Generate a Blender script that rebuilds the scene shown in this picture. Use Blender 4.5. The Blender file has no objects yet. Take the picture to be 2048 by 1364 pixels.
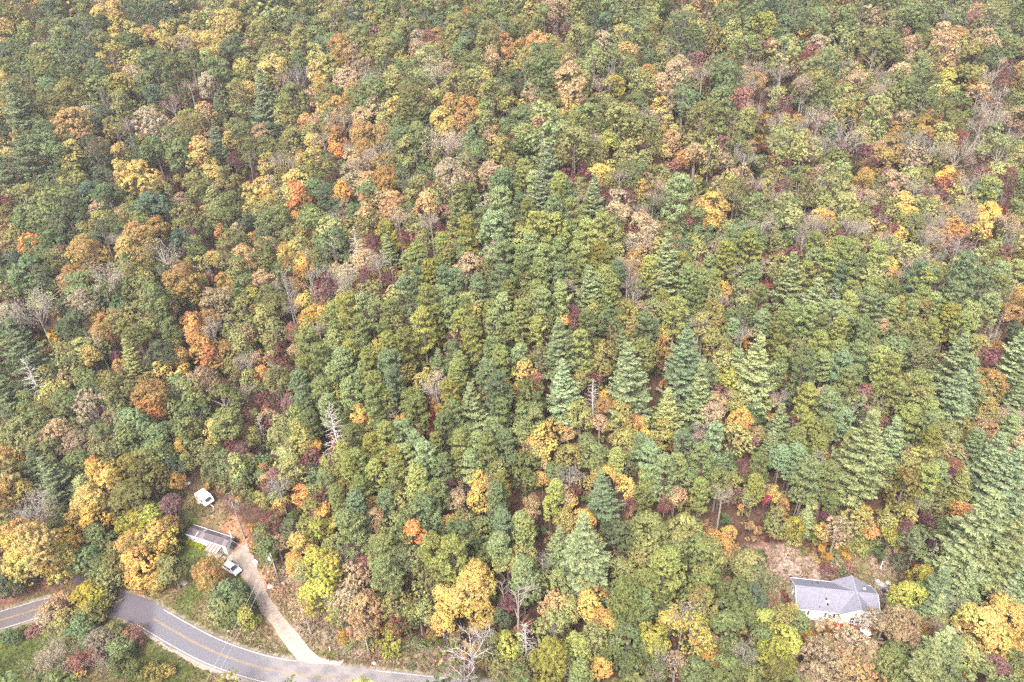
import bpy, math, random
import numpy as np
from mathutils import Matrix, Vector
R = math.radians
random.seed(7)
RNG = np.random.default_rng(7)
sc = bpy.context.scene
col = sc.collection

# ------------------------------------------------------------------ camera, sky, sun, exposure
CAM_H, PITCH, ROLL, FOC = 113.0, R(32.0), R(3.0), 1400.0   # drone height (m), downward tilt, roll, focal length in photo pixels
cd = bpy.data.cameras.new('camera')
cd.sensor_width = 36.0
cd.lens = 36.0 * FOC / 2048.0
cd.clip_start, cd.clip_end = 1.0, 6000.0
cam = bpy.data.objects.new('camera', cd)
FWD = Vector((0, math.cos(PITCH), -math.sin(PITCH)))
_u0 = Vector((0, math.sin(PITCH), math.cos(PITCH)))
RGT = math.cos(ROLL) * Vector((1, 0, 0)) - math.sin(ROLL) * _u0
UPV = math.cos(ROLL) * _u0 + math.sin(ROLL) * Vector((1, 0, 0))
cam.matrix_world = Matrix(((RGT.x, UPV.x, -FWD.x, 0), (RGT.y, UPV.y, -FWD.y, 0), (RGT.z, UPV.z, -FWD.z, CAM_H), (0, 0, 0, 1)))
col.objects.link(cam)
sc.camera = cam

SUN_EL, SUN_AZ = R(52), R(205)                       # azimuth clockwise from +Y: sun behind the camera, a little to its left
w = bpy.data.worlds.new('World')
sc.world = w
w.use_nodes = True
wn = w.node_tree
bg = wn.nodes['Background']
sky = wn.nodes.new('ShaderNodeTexSky')
sky.sky_type = 'NISHITA'
sky.sun_disc = False
sky.sun_elevation = SUN_EL
sky.sun_rotation = SUN_AZ
sky.air_density = 0.8
sky.dust_density = 9.0
sky.ozone_density = 1.0
wn.links.new(sky.outputs[0], bg.inputs[0])
bg.inputs[1].default_value = 0.15
sl = bpy.data.lights.new('sun', 'SUN')
sl.energy = 1.5
sl.angle = R(12)
sl.color = (1.0, 0.98, 0.93)
sun = bpy.data.objects.new('sun', sl)
sd = Vector((math.sin(SUN_AZ) * math.cos(SUN_EL), math.cos(SUN_AZ) * math.cos(SUN_EL), math.sin(SUN_EL)))
sun.rotation_euler = (-sd).to_track_quat('-Z', 'Y').to_euler()
sun.location = (0, -50, 200)
col.objects.link(sun)
vs = sc.view_settings
vs.view_transform = 'Standard'
vs.look = 'None'
vs.gamma = 1.0
vs.use_curve_mapping = False
vs.exposure = 1.88
cy = sc.cycles
cy.max_bounces = 4
cy.diffuse_bounces = 2
cy.glossy_bounces = 2
cy.transmission_bounces = 4
cy.transparent_max_bounces = 4
cy.volume_bounces = 0
cy.use_denoising = False

# ------------------------------------------------------------------ photo pixel <-> place
def sstep(a, b, t):
    t = np.clip((t - a) / (b - a), 0, 1)
    return t * t * (3 - 2 * t)
def terrain(x, y):
    """height of the ground in metres: road shelf in front, hillside behind, a spur in the middle, a draw on its left"""
    x = np.asarray(x, float); y = np.asarray(y, float)
    y0 = 88.0 + 14.0 * sstep(-30, -60, x) + 4 * np.sin(x * 0.045)
    t = (y - y0) / 4.0
    sp = np.where(t > 30, t, np.log1p(np.exp(np.minimum(t, 30)))) * 4.0
    z = 0.41 * sp
    z = np.where(z > 120, 120 + 40 * np.tanh((z - 120) / 40), z)
    ridge = 14.0 * np.exp(-((x - 8 - 0.05 * (y - 100)) / 38.0) ** 2) * sstep(92, 165, y) * (1 - 0.6 * sstep(200, 270, y))
    draw = -7.0 * np.exp(-((x + 58 + 0.12 * (y - 110)) / 22.0) ** 2) * sstep(112, 150, y) * (1 - sstep(220, 290, y))
    und = (1.6 * np.sin(x * 0.061 + 1.3) * np.cos(y * 0.043) + 0.9 * np.sin(x * 0.13 + y * 0.09)) * sstep(95, 130, y)
    return z + ridge + draw + und
def pix_dir(u, v):
    a = (np.asarray(u, float) - 1024) / FOC
    b = -(np.asarray(v, float) - 682) / FOC
    return np.array(FWD) + a[..., None] * np.array(RGT) + b[..., None] * np.array(UPV)
def on_ground(u, v, h=0.0):
    """place where the sight line through photo pixel (u, v) is h metres above the ground; also its depth"""
    d = pix_dir(u, v)
    shp = d.shape[:-1]
    d = d.reshape(-1, 3)
    h = np.broadcast_to(np.asarray(h, float), shp).reshape(-1)
    lo = np.full(len(d), 30.0); hi = lo.copy(); done = np.zeros(len(d), bool)
    t = lo.copy()
    for _ in range(420):
        t2 = t + 1.5
        below = CAM_H + t2 * d[:, 2] < terrain(t2 * d[:, 0], t2 * d[:, 1]) + h
        new = below & ~done
        lo[new] = t[new]; hi[new] = t2[new]
        done |= below
        t = np.where(done, t, t2)
    hi[~done] = t[~done]; lo[~done] = t[~done]
    for _ in range(12):
        m = (lo + hi) / 2
        below = CAM_H + m * d[:, 2] < terrain(m * d[:, 0], m * d[:, 1]) + h
        hi = np.where(below, m, hi); lo = np.where(below, lo, m)
    m = (lo + hi) / 2
    P = d * m[:, None]
    P[:, 2] = terrain(P[:, 0], P[:, 1])
    return P.reshape(shp + (3,)), m.reshape(shp)
def at(u, v, h=0.0):
    p, t = on_ground(np.array([u]), np.array([v]), h)
    return Vector(p[0])
def to_pix(P):
    D = np.asarray(P, float) - np.array((0, 0, CAM_H))
    dep = D @ np.array(FWD)
    return 1024 + FOC * (D @ np.array(RGT)) / dep, 682 - FOC * (D @ np.array(UPV)) / dep

# ------------------------------------------------------------------ object helpers
def tag(o, label=None, cat=None, group=None, kind=None):
    if label: o['label'] = label
    if cat: o['category'] = cat
    if group: o['group'] = group
    if kind: o['kind'] = kind
    return o
def link(name, data, parent=None, loc=(0, 0, 0)):
    o = bpy.data.objects.new(name, data)
    col.objects.link(o)
    o.location = loc
    if parent: o.parent = parent
    return o
def thing(name, label, cat, loc, rz=0.0, group=None):
    o = link(name, None, None, loc)
    o.empty_display_size = 0.3
    o.rotation_euler = (0, 0, rz)
    return tag(o, label, cat, group)
def mesh_np(name, V, Q, mats, mat_idx=None, attrs=None, smooth=False):
    """quad mesh from arrays; attrs: face float attributes"""
    V = np.asarray(V, np.float32); Q = np.asarray(Q, np.int32)
    m = bpy.data.meshes.new(name)
    m.vertices.add(len(V)); m.vertices.foreach_set('co', V.ravel())
    k = Q.shape[1]
    m.loops.add(Q.size); m.loops.foreach_set('vertex_index', Q.ravel())
    m.polygons.add(len(Q)); m.polygons.foreach_set('loop_start', np.arange(0, Q.size, k, dtype=np.int32))
    for mt in mats: m.materials.append(mt)
    if mat_idx is not None: m.polygons.foreach_set('material_index', np.asarray(mat_idx, np.int32))
    if smooth: m.polygons.foreach_set('use_smooth', np.ones(len(Q), bool))
    for an, av in (attrs or {}).items():
        av = np.asarray(av, np.float32)
        a = m.attributes.new(an, 'FLOAT' if av.ndim == 1 else 'FLOAT_COLOR', 'FACE')
        a.data.foreach_set('value' if av.ndim == 1 else 'color', av.ravel())
    m.update(calc_edges=True)
    return m
class MB:
    """collects boxes, prisms, tubes and polygons, then links them as one mesh object"""
    def __init__(s): s.v = []; s.f = []
    def poly(s, pts):
        n = len(s.v); s.v += [tuple(p) for p in pts]; s.f.append(tuple(range(n, n + len(pts)))); return s
    def box(s, c, d, rz=0.0, tilt=None):
        n = len(s.v); m = Matrix.Rotation(rz, 3, 'Z')
        if tilt: m = m @ tilt
        for dx in (-1, 1):
            for dy in (-1, 1):
                for dz in (-1, 1):
                    s.v.append(tuple(Vector(c) + m @ Vector((dx * d[0] / 2, dy * d[1] / 2, dz * d[2] / 2))))
        for q in ((0, 1, 3, 2), (4, 6, 7, 5), (0, 4, 5, 1), (2, 3, 7, 6), (0, 2, 6, 4), (1, 5, 7, 3)):
            s.f.append(tuple(n + i for i in q))
        return s
    def loft(s, rings, cap=True):
        n = len(s.v); k = len(rings[0])
        for r in rings: s.v += [tuple(p) for p in r]
        for i in range(len(rings) - 1):
            for j in range(k):
                a, b = n + i * k + j, n + i * k + (j + 1) % k
                s.f.append((a, b, b + k, a + k))
        if cap:
            s.f.append(tuple(n + j for j in range(k))[::-1])
            s.f.append(tuple(n + (len(rings) - 1) * k + j for j in range(k)))
        return s
    def tube(s, pts, radii, k=6):
        rings = []
        for i, p in enumerate(pts):
            p = Vector(p)
            a = Vector(pts[max(i - 1, 0)]); b = Vector(pts[min(i + 1, len(pts) - 1)])
            d = (b - a).normalized()
            u = d.cross(Vector((0.13, 0.98, 0.1))).normalized(); w_ = d.cross(u)
            r = radii[i] if isinstance(radii, (list, tuple)) else radii
            rings.append([p + r * (math.cos(t) * u + math.sin(t) * w_) for t in (2 * math.pi * j / k for j in range(k))])
        return s.loft(rings)
    def mesh(s, name, mat, smooth=False):
        m = bpy.data.meshes.new(name)
        m.from_pydata(s.v, [], s.f)
        m.materials.append(mat)
        if smooth: m.polygons.foreach_set('use_smooth', [True] * len(m.polygons))
        m.update()
        return m
    def build(s, name, mat, parent=None, loc=(0, 0, 0), smooth=False, bevel=0.0):
        o = link(name, s.mesh(name, mat, smooth), parent, loc)
        if bevel:
            b = o.modifiers.new('bevel', 'BEVEL'); b.width = bevel; b.segments = 2
        return o

# ------------------------------------------------------------------ materials
def nodes(name):
    m = bpy.data.materials.new(name); m.use_nodes = True
    nt = m.node_tree
    return m, nt, nt.nodes, nt.links, nt.nodes['Principled BSDF']
def plain(name, c, rough=0.7, metal=0.0, var=0.12, scale=3.0, spec=0.3, bump=0.0):
    """painted or natural surface: base colour broken by two octaves of wear"""
    m, nt, N, L, P = nodes(name)
    tc = N.new('ShaderNodeTexCoord'); no = N.new('ShaderNodeTexNoise')
    no.inputs['Scale'].default_value = scale; no.inputs['Detail'].default_value = 6; no.inputs['Roughness'].default_value = 0.65
    L.new(tc.outputs['Object'], no.inputs['Vector'])
    mr = N.new('ShaderNodeMapRange'); mr.inputs[1].default_value = 0.3; mr.inputs[2].default_value = 0.7
    mr.inputs[3].default_value = 1 - var; mr.inputs[4].default_value = 1 + var
    L.new(no.outputs[0], mr.inputs[0])
    vm = N.new('ShaderNodeVectorMath'); vm.operation = 'SCALE'; vm.inputs[0].default_value = c
    L.new(mr.outputs[0], vm.inputs['Scale'])
    L.new(vm.outputs[0], P.inputs['Base Color'])
    P.inputs['Roughness'].default_value = rough; P.inputs['Metallic'].default_value = metal
    P.inputs['Specular IOR Level'].default_value = spec
    if bump:
        b = N.new('ShaderNodeBump'); b.inputs['Strength'].default_value = bump
        L.new(no.outputs[0], b.inputs['Height']); L.new(b.outputs[0], P.inputs['Normal'])
    return m
def leaf_material(name, trans, from_attr=False):
    """foliage: colour of the tree itself, each leaf a little lighter, darker, yellower; light passes through"""
    m, nt, N, L, P = nodes(name)
    N.remove(P)
    if from_attr:
        src = N.new('ShaderNodeAttribute'); src.attribute_name = 'tint'; cout = src.outputs['Color']
    else:
        src = N.new('ShaderNodeObjectInfo'); cout = src.outputs['Color']
    tn = N.new('ShaderNodeAttribute'); tn.attribute_name = 'tone'
    hs = N.new('ShaderNodeHueSaturation')
    lb = N.new('ShaderNodeAttribute'); lb.attribute_name = 'lobe'
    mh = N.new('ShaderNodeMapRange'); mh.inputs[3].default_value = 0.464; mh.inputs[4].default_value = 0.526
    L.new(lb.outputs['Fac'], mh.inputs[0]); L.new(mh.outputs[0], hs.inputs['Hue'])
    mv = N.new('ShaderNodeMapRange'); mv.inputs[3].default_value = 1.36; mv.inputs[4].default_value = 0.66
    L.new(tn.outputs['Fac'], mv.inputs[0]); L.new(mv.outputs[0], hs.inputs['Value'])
    L.new(cout, hs.inputs['Color'])
    df = N.new('ShaderNodeBsdfDiffuse'); tr = N.new('ShaderNodeBsdfTranslucent')
    L.new(hs.outputs[0], df.inputs['Color']); L.new(hs.outputs[0], tr.inputs['Color'])
    mx = N.new('ShaderNodeMixShader'); mx.inputs[0].default_value = trans
    L.new(df.outputs[0], mx.inputs[1]); L.new(tr.outputs[0], mx.inputs[2])
    L.new(mx.outputs[0], N['Material Output'].inputs['Surface'])
    return m
LEAF = leaf_material('leaves', 0.42)
NEEDLE = leaf_material('needles', 0.34)
WOODS = leaf_material('woods_leaves', 0.42, True)
BARK = plain('bark', (0.11, 0.09, 0.075), 0.95, var=0.35, scale=2.5)
PALE = plain('pale_bark', (0.19, 0.17, 0.155), 0.95, var=0.25, scale=2.0)
SILVER = plain('silver_wood', (0.36, 0.335, 0.32), 0.9, var=0.25, scale=1.5)
# ---- trees as read from the photograph: tile origin, scale (px per unit), then kind letter + centre x, centre y, crown width
TILES = [
 (0, 0, 2.5, """g4,4,10 o14,3,12 a33,6,14 g50,5,14 o58,8,12 d42,13,18 d30,16,12 l16,12,12 y4,22,12 y22,23,7 l66,6,12 g70,10,14 t60,14,10 t81,7,10 y81,13,11 d92,4,12 g104,3,10 g115,7,12 d110,16,16 y97,15,15 y96,24,14 d82,21,13 g68,22,16 o50,22,14 g58,27,16 g40,24,14 o36,30,14 g22,33,16 y50,31,13 r32,37,13 t31,43,12 d4,44,14 y1,35,8 g14,42,14 g49,38,18 g64,34,14 g72,38,14 o82,34,16 t80,29,7 d72,44,16 d62,47,10 g38,52,26 g55,52,26 l46,46,12 t16,49,7 g8,55,14 g22,61,18 o8,60,12 y4,66,12 y22,68,9 o12,68,10 l42,61,14 g40,70,16 y53,65,10 t71,58,10 g60,60,14 g80,64,20 o66,68,14 l90,47,17 y94,36,14 l107,30,14 y112,35,12 g104,38,18 l106,48,12 o115,46,12 a119,27,12 l140,23,12 y132,31,15 y148,28,12 t146,36,14 y158,34,14 y168,35,14 y175,42,16 d131,13,22 o151,19,12 y133,20,10 l160,23,12 t141,10,12 o135,4,12 d150,5,12 l170,12,14 y184,21,20 y174,20,14 g167,19,10 l190,12,14 y197,5,14 d202,9,10 g202,17,8 o200,28,12 t200,36,8 d186,40,18 g192,33,12 l166,52,14 l150,48,12 o128,46,14 g124,54,18 t136,56,10 a106,58,12 t109,63,16 g155,57,16 g174,58,20 l198,48,14 l195,58,16 g190,66,16 l200,62,14 g140,60,16 a145,62,7 b152,69,8 t168,69,15 g120,73,20 d124,78,14 d148,76,10 o134,74,14 l98,72,18 a98,80,10 g82,78,24 o58,76,18 o12,78,24 l6,84,14 w20,92,24 o38,84,18 o48,86,18 a60,92,6 l70,87,10 t72,93,14 d83,97,16 o100,88,16 l111,90,10 t108,93,7 l125,92,12 r138,84,14 t165,90,14 w176,86,10 l190,76,14 y198,74,14 g180,80,12 l192,90,12 w202,90,8 l93,104,16 b102,100,12 a60,104,24 o74,108,12 t122,102,22 k117,113,12 t142,103,12 t138,112,10 l152,96,14 o152,105,18 w173,110,12 o190,104,16 t165,112,8 y184,113,10 o200,112,12 t79,118,14 o60,118,14 y60,126,16 d76,122,20 g40,120,20 O15,110,9 l24,111,10 w20,124,24 y7,123,10 g36,108,18 o44,100,10 w6,108,12 d110,122,18 y100,131,16 o118,120,16 g125,122,20 g143,118,20 d156,117,14 O158,126,12 y163,131,20 O135,129,8 g144,128,16 w175,122,18 M189,126,8 M188,132,9 g200,126,16 o202,116,10 g4,132,12"""),
 (512, 0, 2.5, """g4,6,14 d12,5,16 d24,5,16 l34,4,10 g48,6,18 g42,13,18 d38,22,16 l10,18,14 l20,16,14 g30,16,12 y37,21,6 o60,14,18 g66,8,14 t72,6,12 g86,6,14 d95,10,14 g105,8,18 d78,16,14 o92,16,14 d108,14,12 d118,9,14 y124,6,10 L124,12,10 o108,20,12 y126,19,8 d134,15,12 g138,8,14 d146,20,14 r146,6,9 g152,10,14 g160,14,14 o166,5,12 a169,12,10 o180,6,14 g188,4,14 o178,13,14 t195,6,10 l203,10,10 g192,13,14 l6,26,16 o8,34,14 l18,34,12 M18,39,10 l26,37,12 y38,30,14 l38,36,16 d30,24,16 g52,24,16 o62,24,20 o76,26,14 g84,28,14 o78,33,14 g92,22,12 r96,28,8 l104,27,16 l117,22,12 l118,30,14 g124,26,10 o134,24,14 d152,26,12 o162,24,18 g176,22,16 g196,22,16 t188,27,12 o186,30,20 O199,37,12 O200,44,8 t188,41,8 r138,31,10 t130,33,12 a146,30,10 r146,37,10 l152,34,12 d168,32,12 g104,34,16 g112,36,14 g48,36,18 g60,38,16 d52,42,16 o10,42,14 l20,45,14 l48,48,14 l30,47,10 g36,53,16 a68,40,18 a65,48,12 t78,47,16 o92,46,16 l100,40,16 o106,48,18 y115,47,10 l117,53,12 t130,42,14 l138,50,18 l148,45,16 o158,42,12 g166,40,14 g168,50,14 t188,49,14 o178,50,14 l202,54,10 y14,57,22 o4,50,12 l6,64,14 t22,66,12 b33,62,18 t46,58,10 y50,64,18 l58,58,16 a52,70,12 t73,65,18 O55,74,10 t76,74,14 t88,57,16 b92,65,14 d104,57,16 y110,64,12 g116,58,16 g128,57,16 b144,58,18 g132,63,12 l128,66,18 l138,64,14 t152,60,14 o166,62,16 g174,60,14 l180,65,18 y186,70,14 l186,76,16 d200,64,14 d200,74,12 b200,72,8 o160,72,22 t168,76,12 o148,72,12 l112,72,18 o102,70,16 g94,76,20 l98,72,12 o126,78,20 l145,80,14 t138,78,10 g60,82,20 a74,83,14 g84,84,20 t97,87,14 o128,86,24 y112,86,12 a155,86,14 a170,86,18 g190,84,20 l200,80,14 w8,84,26 g30,82,22 t41,80,12 w6,96,20 l22,95,14 y58,88,16 a66,92,20 o62,96,18 O41,99,12 b70,97,20 a62,104,14 t86,95,16 t50,100,14 a84,106,18 l102,100,14 a103,108,14 g116,96,14 d126,97,22 d136,97,16 g118,112,22 g130,110,18 y150,101,18 t166,98,16 y178,92,12 l185,100,14 O190,106,9 O191,113,9 k183,112,12 g200,103,14 o26,108,14 d12,110,16 t6,108,14 l46,108,16 b30,107,8 o30,116,18 O66,112,14 O65,121,12 r53,118,8 y47,120,14 y38,130,14 b54,112,12 b78,118,10 b100,124,18 a88,120,16 t80,128,14 M88,131,6 d58,130,14 b22,130,16 g10,118,16 y10,132,12 o24,122,14 l58,135,10 a103,134,18 y92,132,8 o112,130,16 o124,128,18 g128,122,16 b153,116,24 g172,115,16 g174,126,20 o148,130,16 l195,124,18 t186,110,10 t168,132,16 l204,132,12"""),
 (1024, 0, 2.5, """g4,6,14 y16,9,12 t30,5,14 t36,12,16 g26,14,16 o8,20,16 l52,10,14 g60,6,16 g70,8,20 g84,10,22 d64,16,16 o78,16,16 d76,24,18 o96,12,18 l54,17,10 r43,22,8 d46,20,8 y84,25,12 g92,22,14 l110,8,10 l112,16,14 g118,10,10 d124,6,12 k136,8,14 b134,14,10 t152,7,14 l140,14,14 y173,4,14 g182,8,14 y173,9,10 d198,5,14 g194,12,16 t155,14,8 g104,24,20 g98,30,18 o110,30,16 l88,31,16 o130,20,14 g134,26,24 d128,32,16 l145,26,16 g144,34,20 o156,28,16 o162,32,16 g172,16,18 l176,28,14 y178,35,8 g190,22,14 d168,24,14 L200,26,18 r202,39,9 g188,40,22 l194,34,10 w76,40,14 t72,34,14 o54,34,20 o58,28,12 g64,42,14 t20,37,18 l32,36,12 y30,33,7 a6,40,12 g12,30,12 g20,46,18 l10,50,16 l37,42,8 r32,48,6 o44,47,14 t45,53,14 g60,50,16 d56,56,10 l66,50,16 a92,44,16 o94,52,16 l96,58,14 g80,56,22 d100,36,14 g104,40,18 d108,50,14 k103,54,10 a108,58,12 M75,68,8 g124,44,18 l120,54,14 t120,40,8 y135,48,7 d141,45,12 r148,48,10 g176,48,14 o168,52,12 l160,55,14 g170,60,18 t186,62,14 b195,56,14 t195,66,14 g28,56,26 g16,62,16 g20,72,14 t46,72,26 l54,64,18 l48,60,12 t15,74,14 y9,84,8 t18,84,12 d4,68,14 o28,86,16 g30,80,14 y46,88,14 y50,93,10 y67,78,6 b70,68,12 L83,70,14 l78,78,16 l102,66,16 l104,74,18 t118,72,18 t134,62,20 t146,64,16 b152,60,12 d118,64,10 g168,66,22 g180,68,18 b190,70,12 t172,72,6 r176,78,8 r186,80,14 b193,88,10 g137,74,20 t125,77,14 g136,84,24 g165,86,24 o158,92,20 y118,88,12 t124,88,10 t104,81,8 g100,86,18 a92,93,16 g84,90,14 o77,90,16 l86,100,26 g88,106,20 g66,86,14 M60,86,8 g60,98,22 b110,95,16 g108,106,20 t22,102,14 g10,94,18 d2,92,10 b4,90,8 g36,102,16 g52,104,22 t66,106,12 b64,112,12 y97,114,15 L76,114,14 l70,120,12 y124,107,16 t128,112,14 y122,122,10 M104,118,6 o112,118,14 l145,118,18 o150,100,24 l160,104,20 g168,98,14 t150,96,10 l188,100,18 o182,106,18 b178,96,8 k198,82,10 k197,95,8 r166,117,12 g180,120,18 t190,118,10 t146,124,16 l158,124,16 b186,126,14 t170,131,14 a136,128,12 r130,134,8 l10,110,18 l24,114,28 g6,118,16 w5,124,14 l42,112,16 o50,120,26 a40,124,18 w28,130,16 o66,128,16 o92,126,16 M56,134,8 y78,133,8 l104,130,14 g196,132,14"""),
 (1536, 0, 2.5, """d8,5,14 d4,12,12 g28,8,26 g22,14,20 g36,20,20 l34,22,12 g44,14,16 l50,3,14 o56,5,12 r62,4,10 a64,2,6 y71,6,8 g74,10,20 t48,13,10 r53,17,10 g62,22,22 l60,26,18 g82,4,14 d92,6,16 t94,12,12 t84,17,14 o98,20,16 g106,8,18 g112,14,20 l106,22,8 r110,27,7 g122,18,18 g124,27,12 d104,28,10 a118,4,8 o126,4,14 g136,6,16 g142,12,22 M136,12,8 t135,16,8 d152,20,14 t162,6,16 t166,12,14 r164,18,12 o180,6,18 l190,4,14 d200,4,12 g184,12,18 o176,20,22 g200,14,14 g198,24,16 d192,24,12 l2,22,12 g12,26,18 y24,31,8 g10,34,14 r2,37,10 g22,40,12 r33,28,10 g42,28,14 g40,36,12 t40,38,16 r34,44,12 l12,46,20 l58,40,20 l50,46,16 b66,53,12 g66,32,12 o82,32,18 g92,36,20 t88,30,8 g94,44,22 o84,46,18 t114,42,20 t112,37,12 M122,43,10 y116,50,8 g122,33,16 t138,32,20 a150,30,16 t140,44,22 t142,53,14 o130,50,20 o120,56,20 l110,54,12 M141,62,10 k147,55,14 l156,38,16 t172,36,18 g166,46,16 g182,40,22 l188,34,12 g178,46,16 M194,56,12 M164,48,10 k158,49,8 o200,38,14 k184,60,16 k178,72,16 k170,86,18 k182,96,14 b186,76,14 b178,92,16 b170,100,16 r188,64,10 t187,55,10 y203,58,14 a202,66,12 y168,65,12 t168,76,14 o164,56,22 b174,62,12 k164,96,14 k158,112,16 b162,118,18 b150,124,18 M168,130,14 k166,126,14 M170,106,10 M152,112,12 g196,84,18 t196,95,16 k186,104,12 b196,110,14 l178,110,16 l184,126,26 l192,118,16 y200,128,14 l176,116,10 g6,56,12 M22,54,9 b10,58,14 t36,53,12 o34,58,18 g46,56,22 o40,66,20 b28,68,12 t28,72,14 l68,60,14 t70,66,14 r73,71,8 o77,75,14 l80,65,14 t106,60,18 b94,68,12 b88,60,10 g96,70,14 o104,66,18 g110,76,22 g120,70,22 o104,82,20 g124,86,20 L142,72,16 l140,78,20 g148,84,18 o130,70,18 t57,72,12 g58,82,22 l62,80,18 g44,78,14 g42,88,14 b40,94,16 g28,80,14 l8,80,14 M14,84,10 M12,94,12 b4,72,8 k4,70,10 k3,88,8 r42,99,12 M50,94,8 l60,94,16 a73,86,8 b86,74,12 t88,88,10 l86,98,24 g84,106,18 y90,91,8 M99,97,8 b94,92,10 t106,102,18 a100,104,14 o112,108,18 a128,100,18 o140,94,22 l148,100,18 a124,108,14 M126,113,8 l138,108,14 b6,98,14 b27,101,14 l14,104,18 a24,97,10 g47,106,14 b62,112,26 y74,110,14 l8,112,20 l20,120,18 l30,118,20 b44,118,16 b40,112,12 g54,130,18 l48,126,12 k72,122,10 M78,128,14 t88,122,16 a98,122,18 a86,131,20 b114,116,18 t116,126,18 b130,120,14 l143,116,14 l137,126,12 M2,130,8 M14,132,8 y81,134,8 l6,126,14 t44,134,10 M58,120,10"""),
 (0, 341, 2.5, """w8,8,18 g48,12,18 l58,8,20 o66,12,14 g44,20,14 g30,18,14 l24,15,8 l20,25,22 M4,29,13 o8,38,14 g26,40,20 g44,32,26 g40,40,24 d62,36,16 d72,18,16 g86,22,18 d84,10,16 g72,24,14 g56,20,16 d80,4,12 g100,22,16 r95,10,11 y113,10,30 M133,10,9 l142,8,8 o156,16,16 l160,8,14 y170,3,14 o184,12,18 t176,16,14 O200,13,8 y200,22,14 l202,32,14 r120,21,12 o130,22,18 t146,25,12 g158,22,14 y163,34,8 l172,24,14 l174,34,16 g186,30,16 g180,40,16 d198,42,14 M156,33,8 y163,41,7 d122,32,24 g118,28,16 g114,36,18 o104,36,18 t82,31,17 l81,40,12 a76,44,9 t98,40,14 g138,36,16 o150,38,18 o162,46,14 l146,44,12 y118,42,10 a126,46,16 a132,49,8 M153,52,11 d58,46,20 o20,42,14 t6,48,16 t4,58,14 l13,57,16 O26,60,18 O21,65,10 d52,54,14 g44,60,16 g36,64,18 d12,74,16 g24,70,12 r50,69,14 o44,76,14 l70,56,14 l64,62,12 d84,52,18 g94,50,16 b94,56,12 a112,56,24 y118,52,14 y102,68,20 a115,72,14 o120,66,12 b130,66,22 o124,76,14 d146,56,18 g156,62,14 o186,60,20 t196,70,18 o178,72,12 O178,52,10 t190,48,10 y202,55,9 l195,60,10 y170,70,11 k170,88,14 y176,74,9 l150,74,8 l160,74,10 t138,78,15 a148,90,26 l186,86,10 y180,90,12 l192,82,16 g196,92,18 a72,68,24 t76,72,18 l82,76,12 o48,74,16 l64,76,12 g26,86,26 g18,92,20 g36,94,16 g8,88,14 a60,87,22 t54,92,16 b88,86,20 o106,84,18 g102,80,16 l114,88,14 g108,94,18 d130,84,14 g126,76,12 t8,102,14 a4,98,10 g70,95,26 g86,102,22 t68,106,22 g96,110,16 o120,100,20 g126,110,24 o114,118,22 l140,104,14 a138,112,8 g160,102,12 t172,108,22 t182,100,12 a168,118,16 l196,112,18 L202,102,12 g188,104,14 b30,114,30 l14,104,14 l30,104,14 t6,116,16 g10,128,22 d54,108,14 a78,114,10 a80,121,14 a92,120,14 a82,131,16 d62,124,22 g58,130,18 o100,128,20 g110,132,18 l118,126,14 g136,128,16 O152,121,14 O156,130,16 b170,128,14 l186,126,16 l200,124,12 t196,132,14 L138,135,10 o48,110,12"""),
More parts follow.
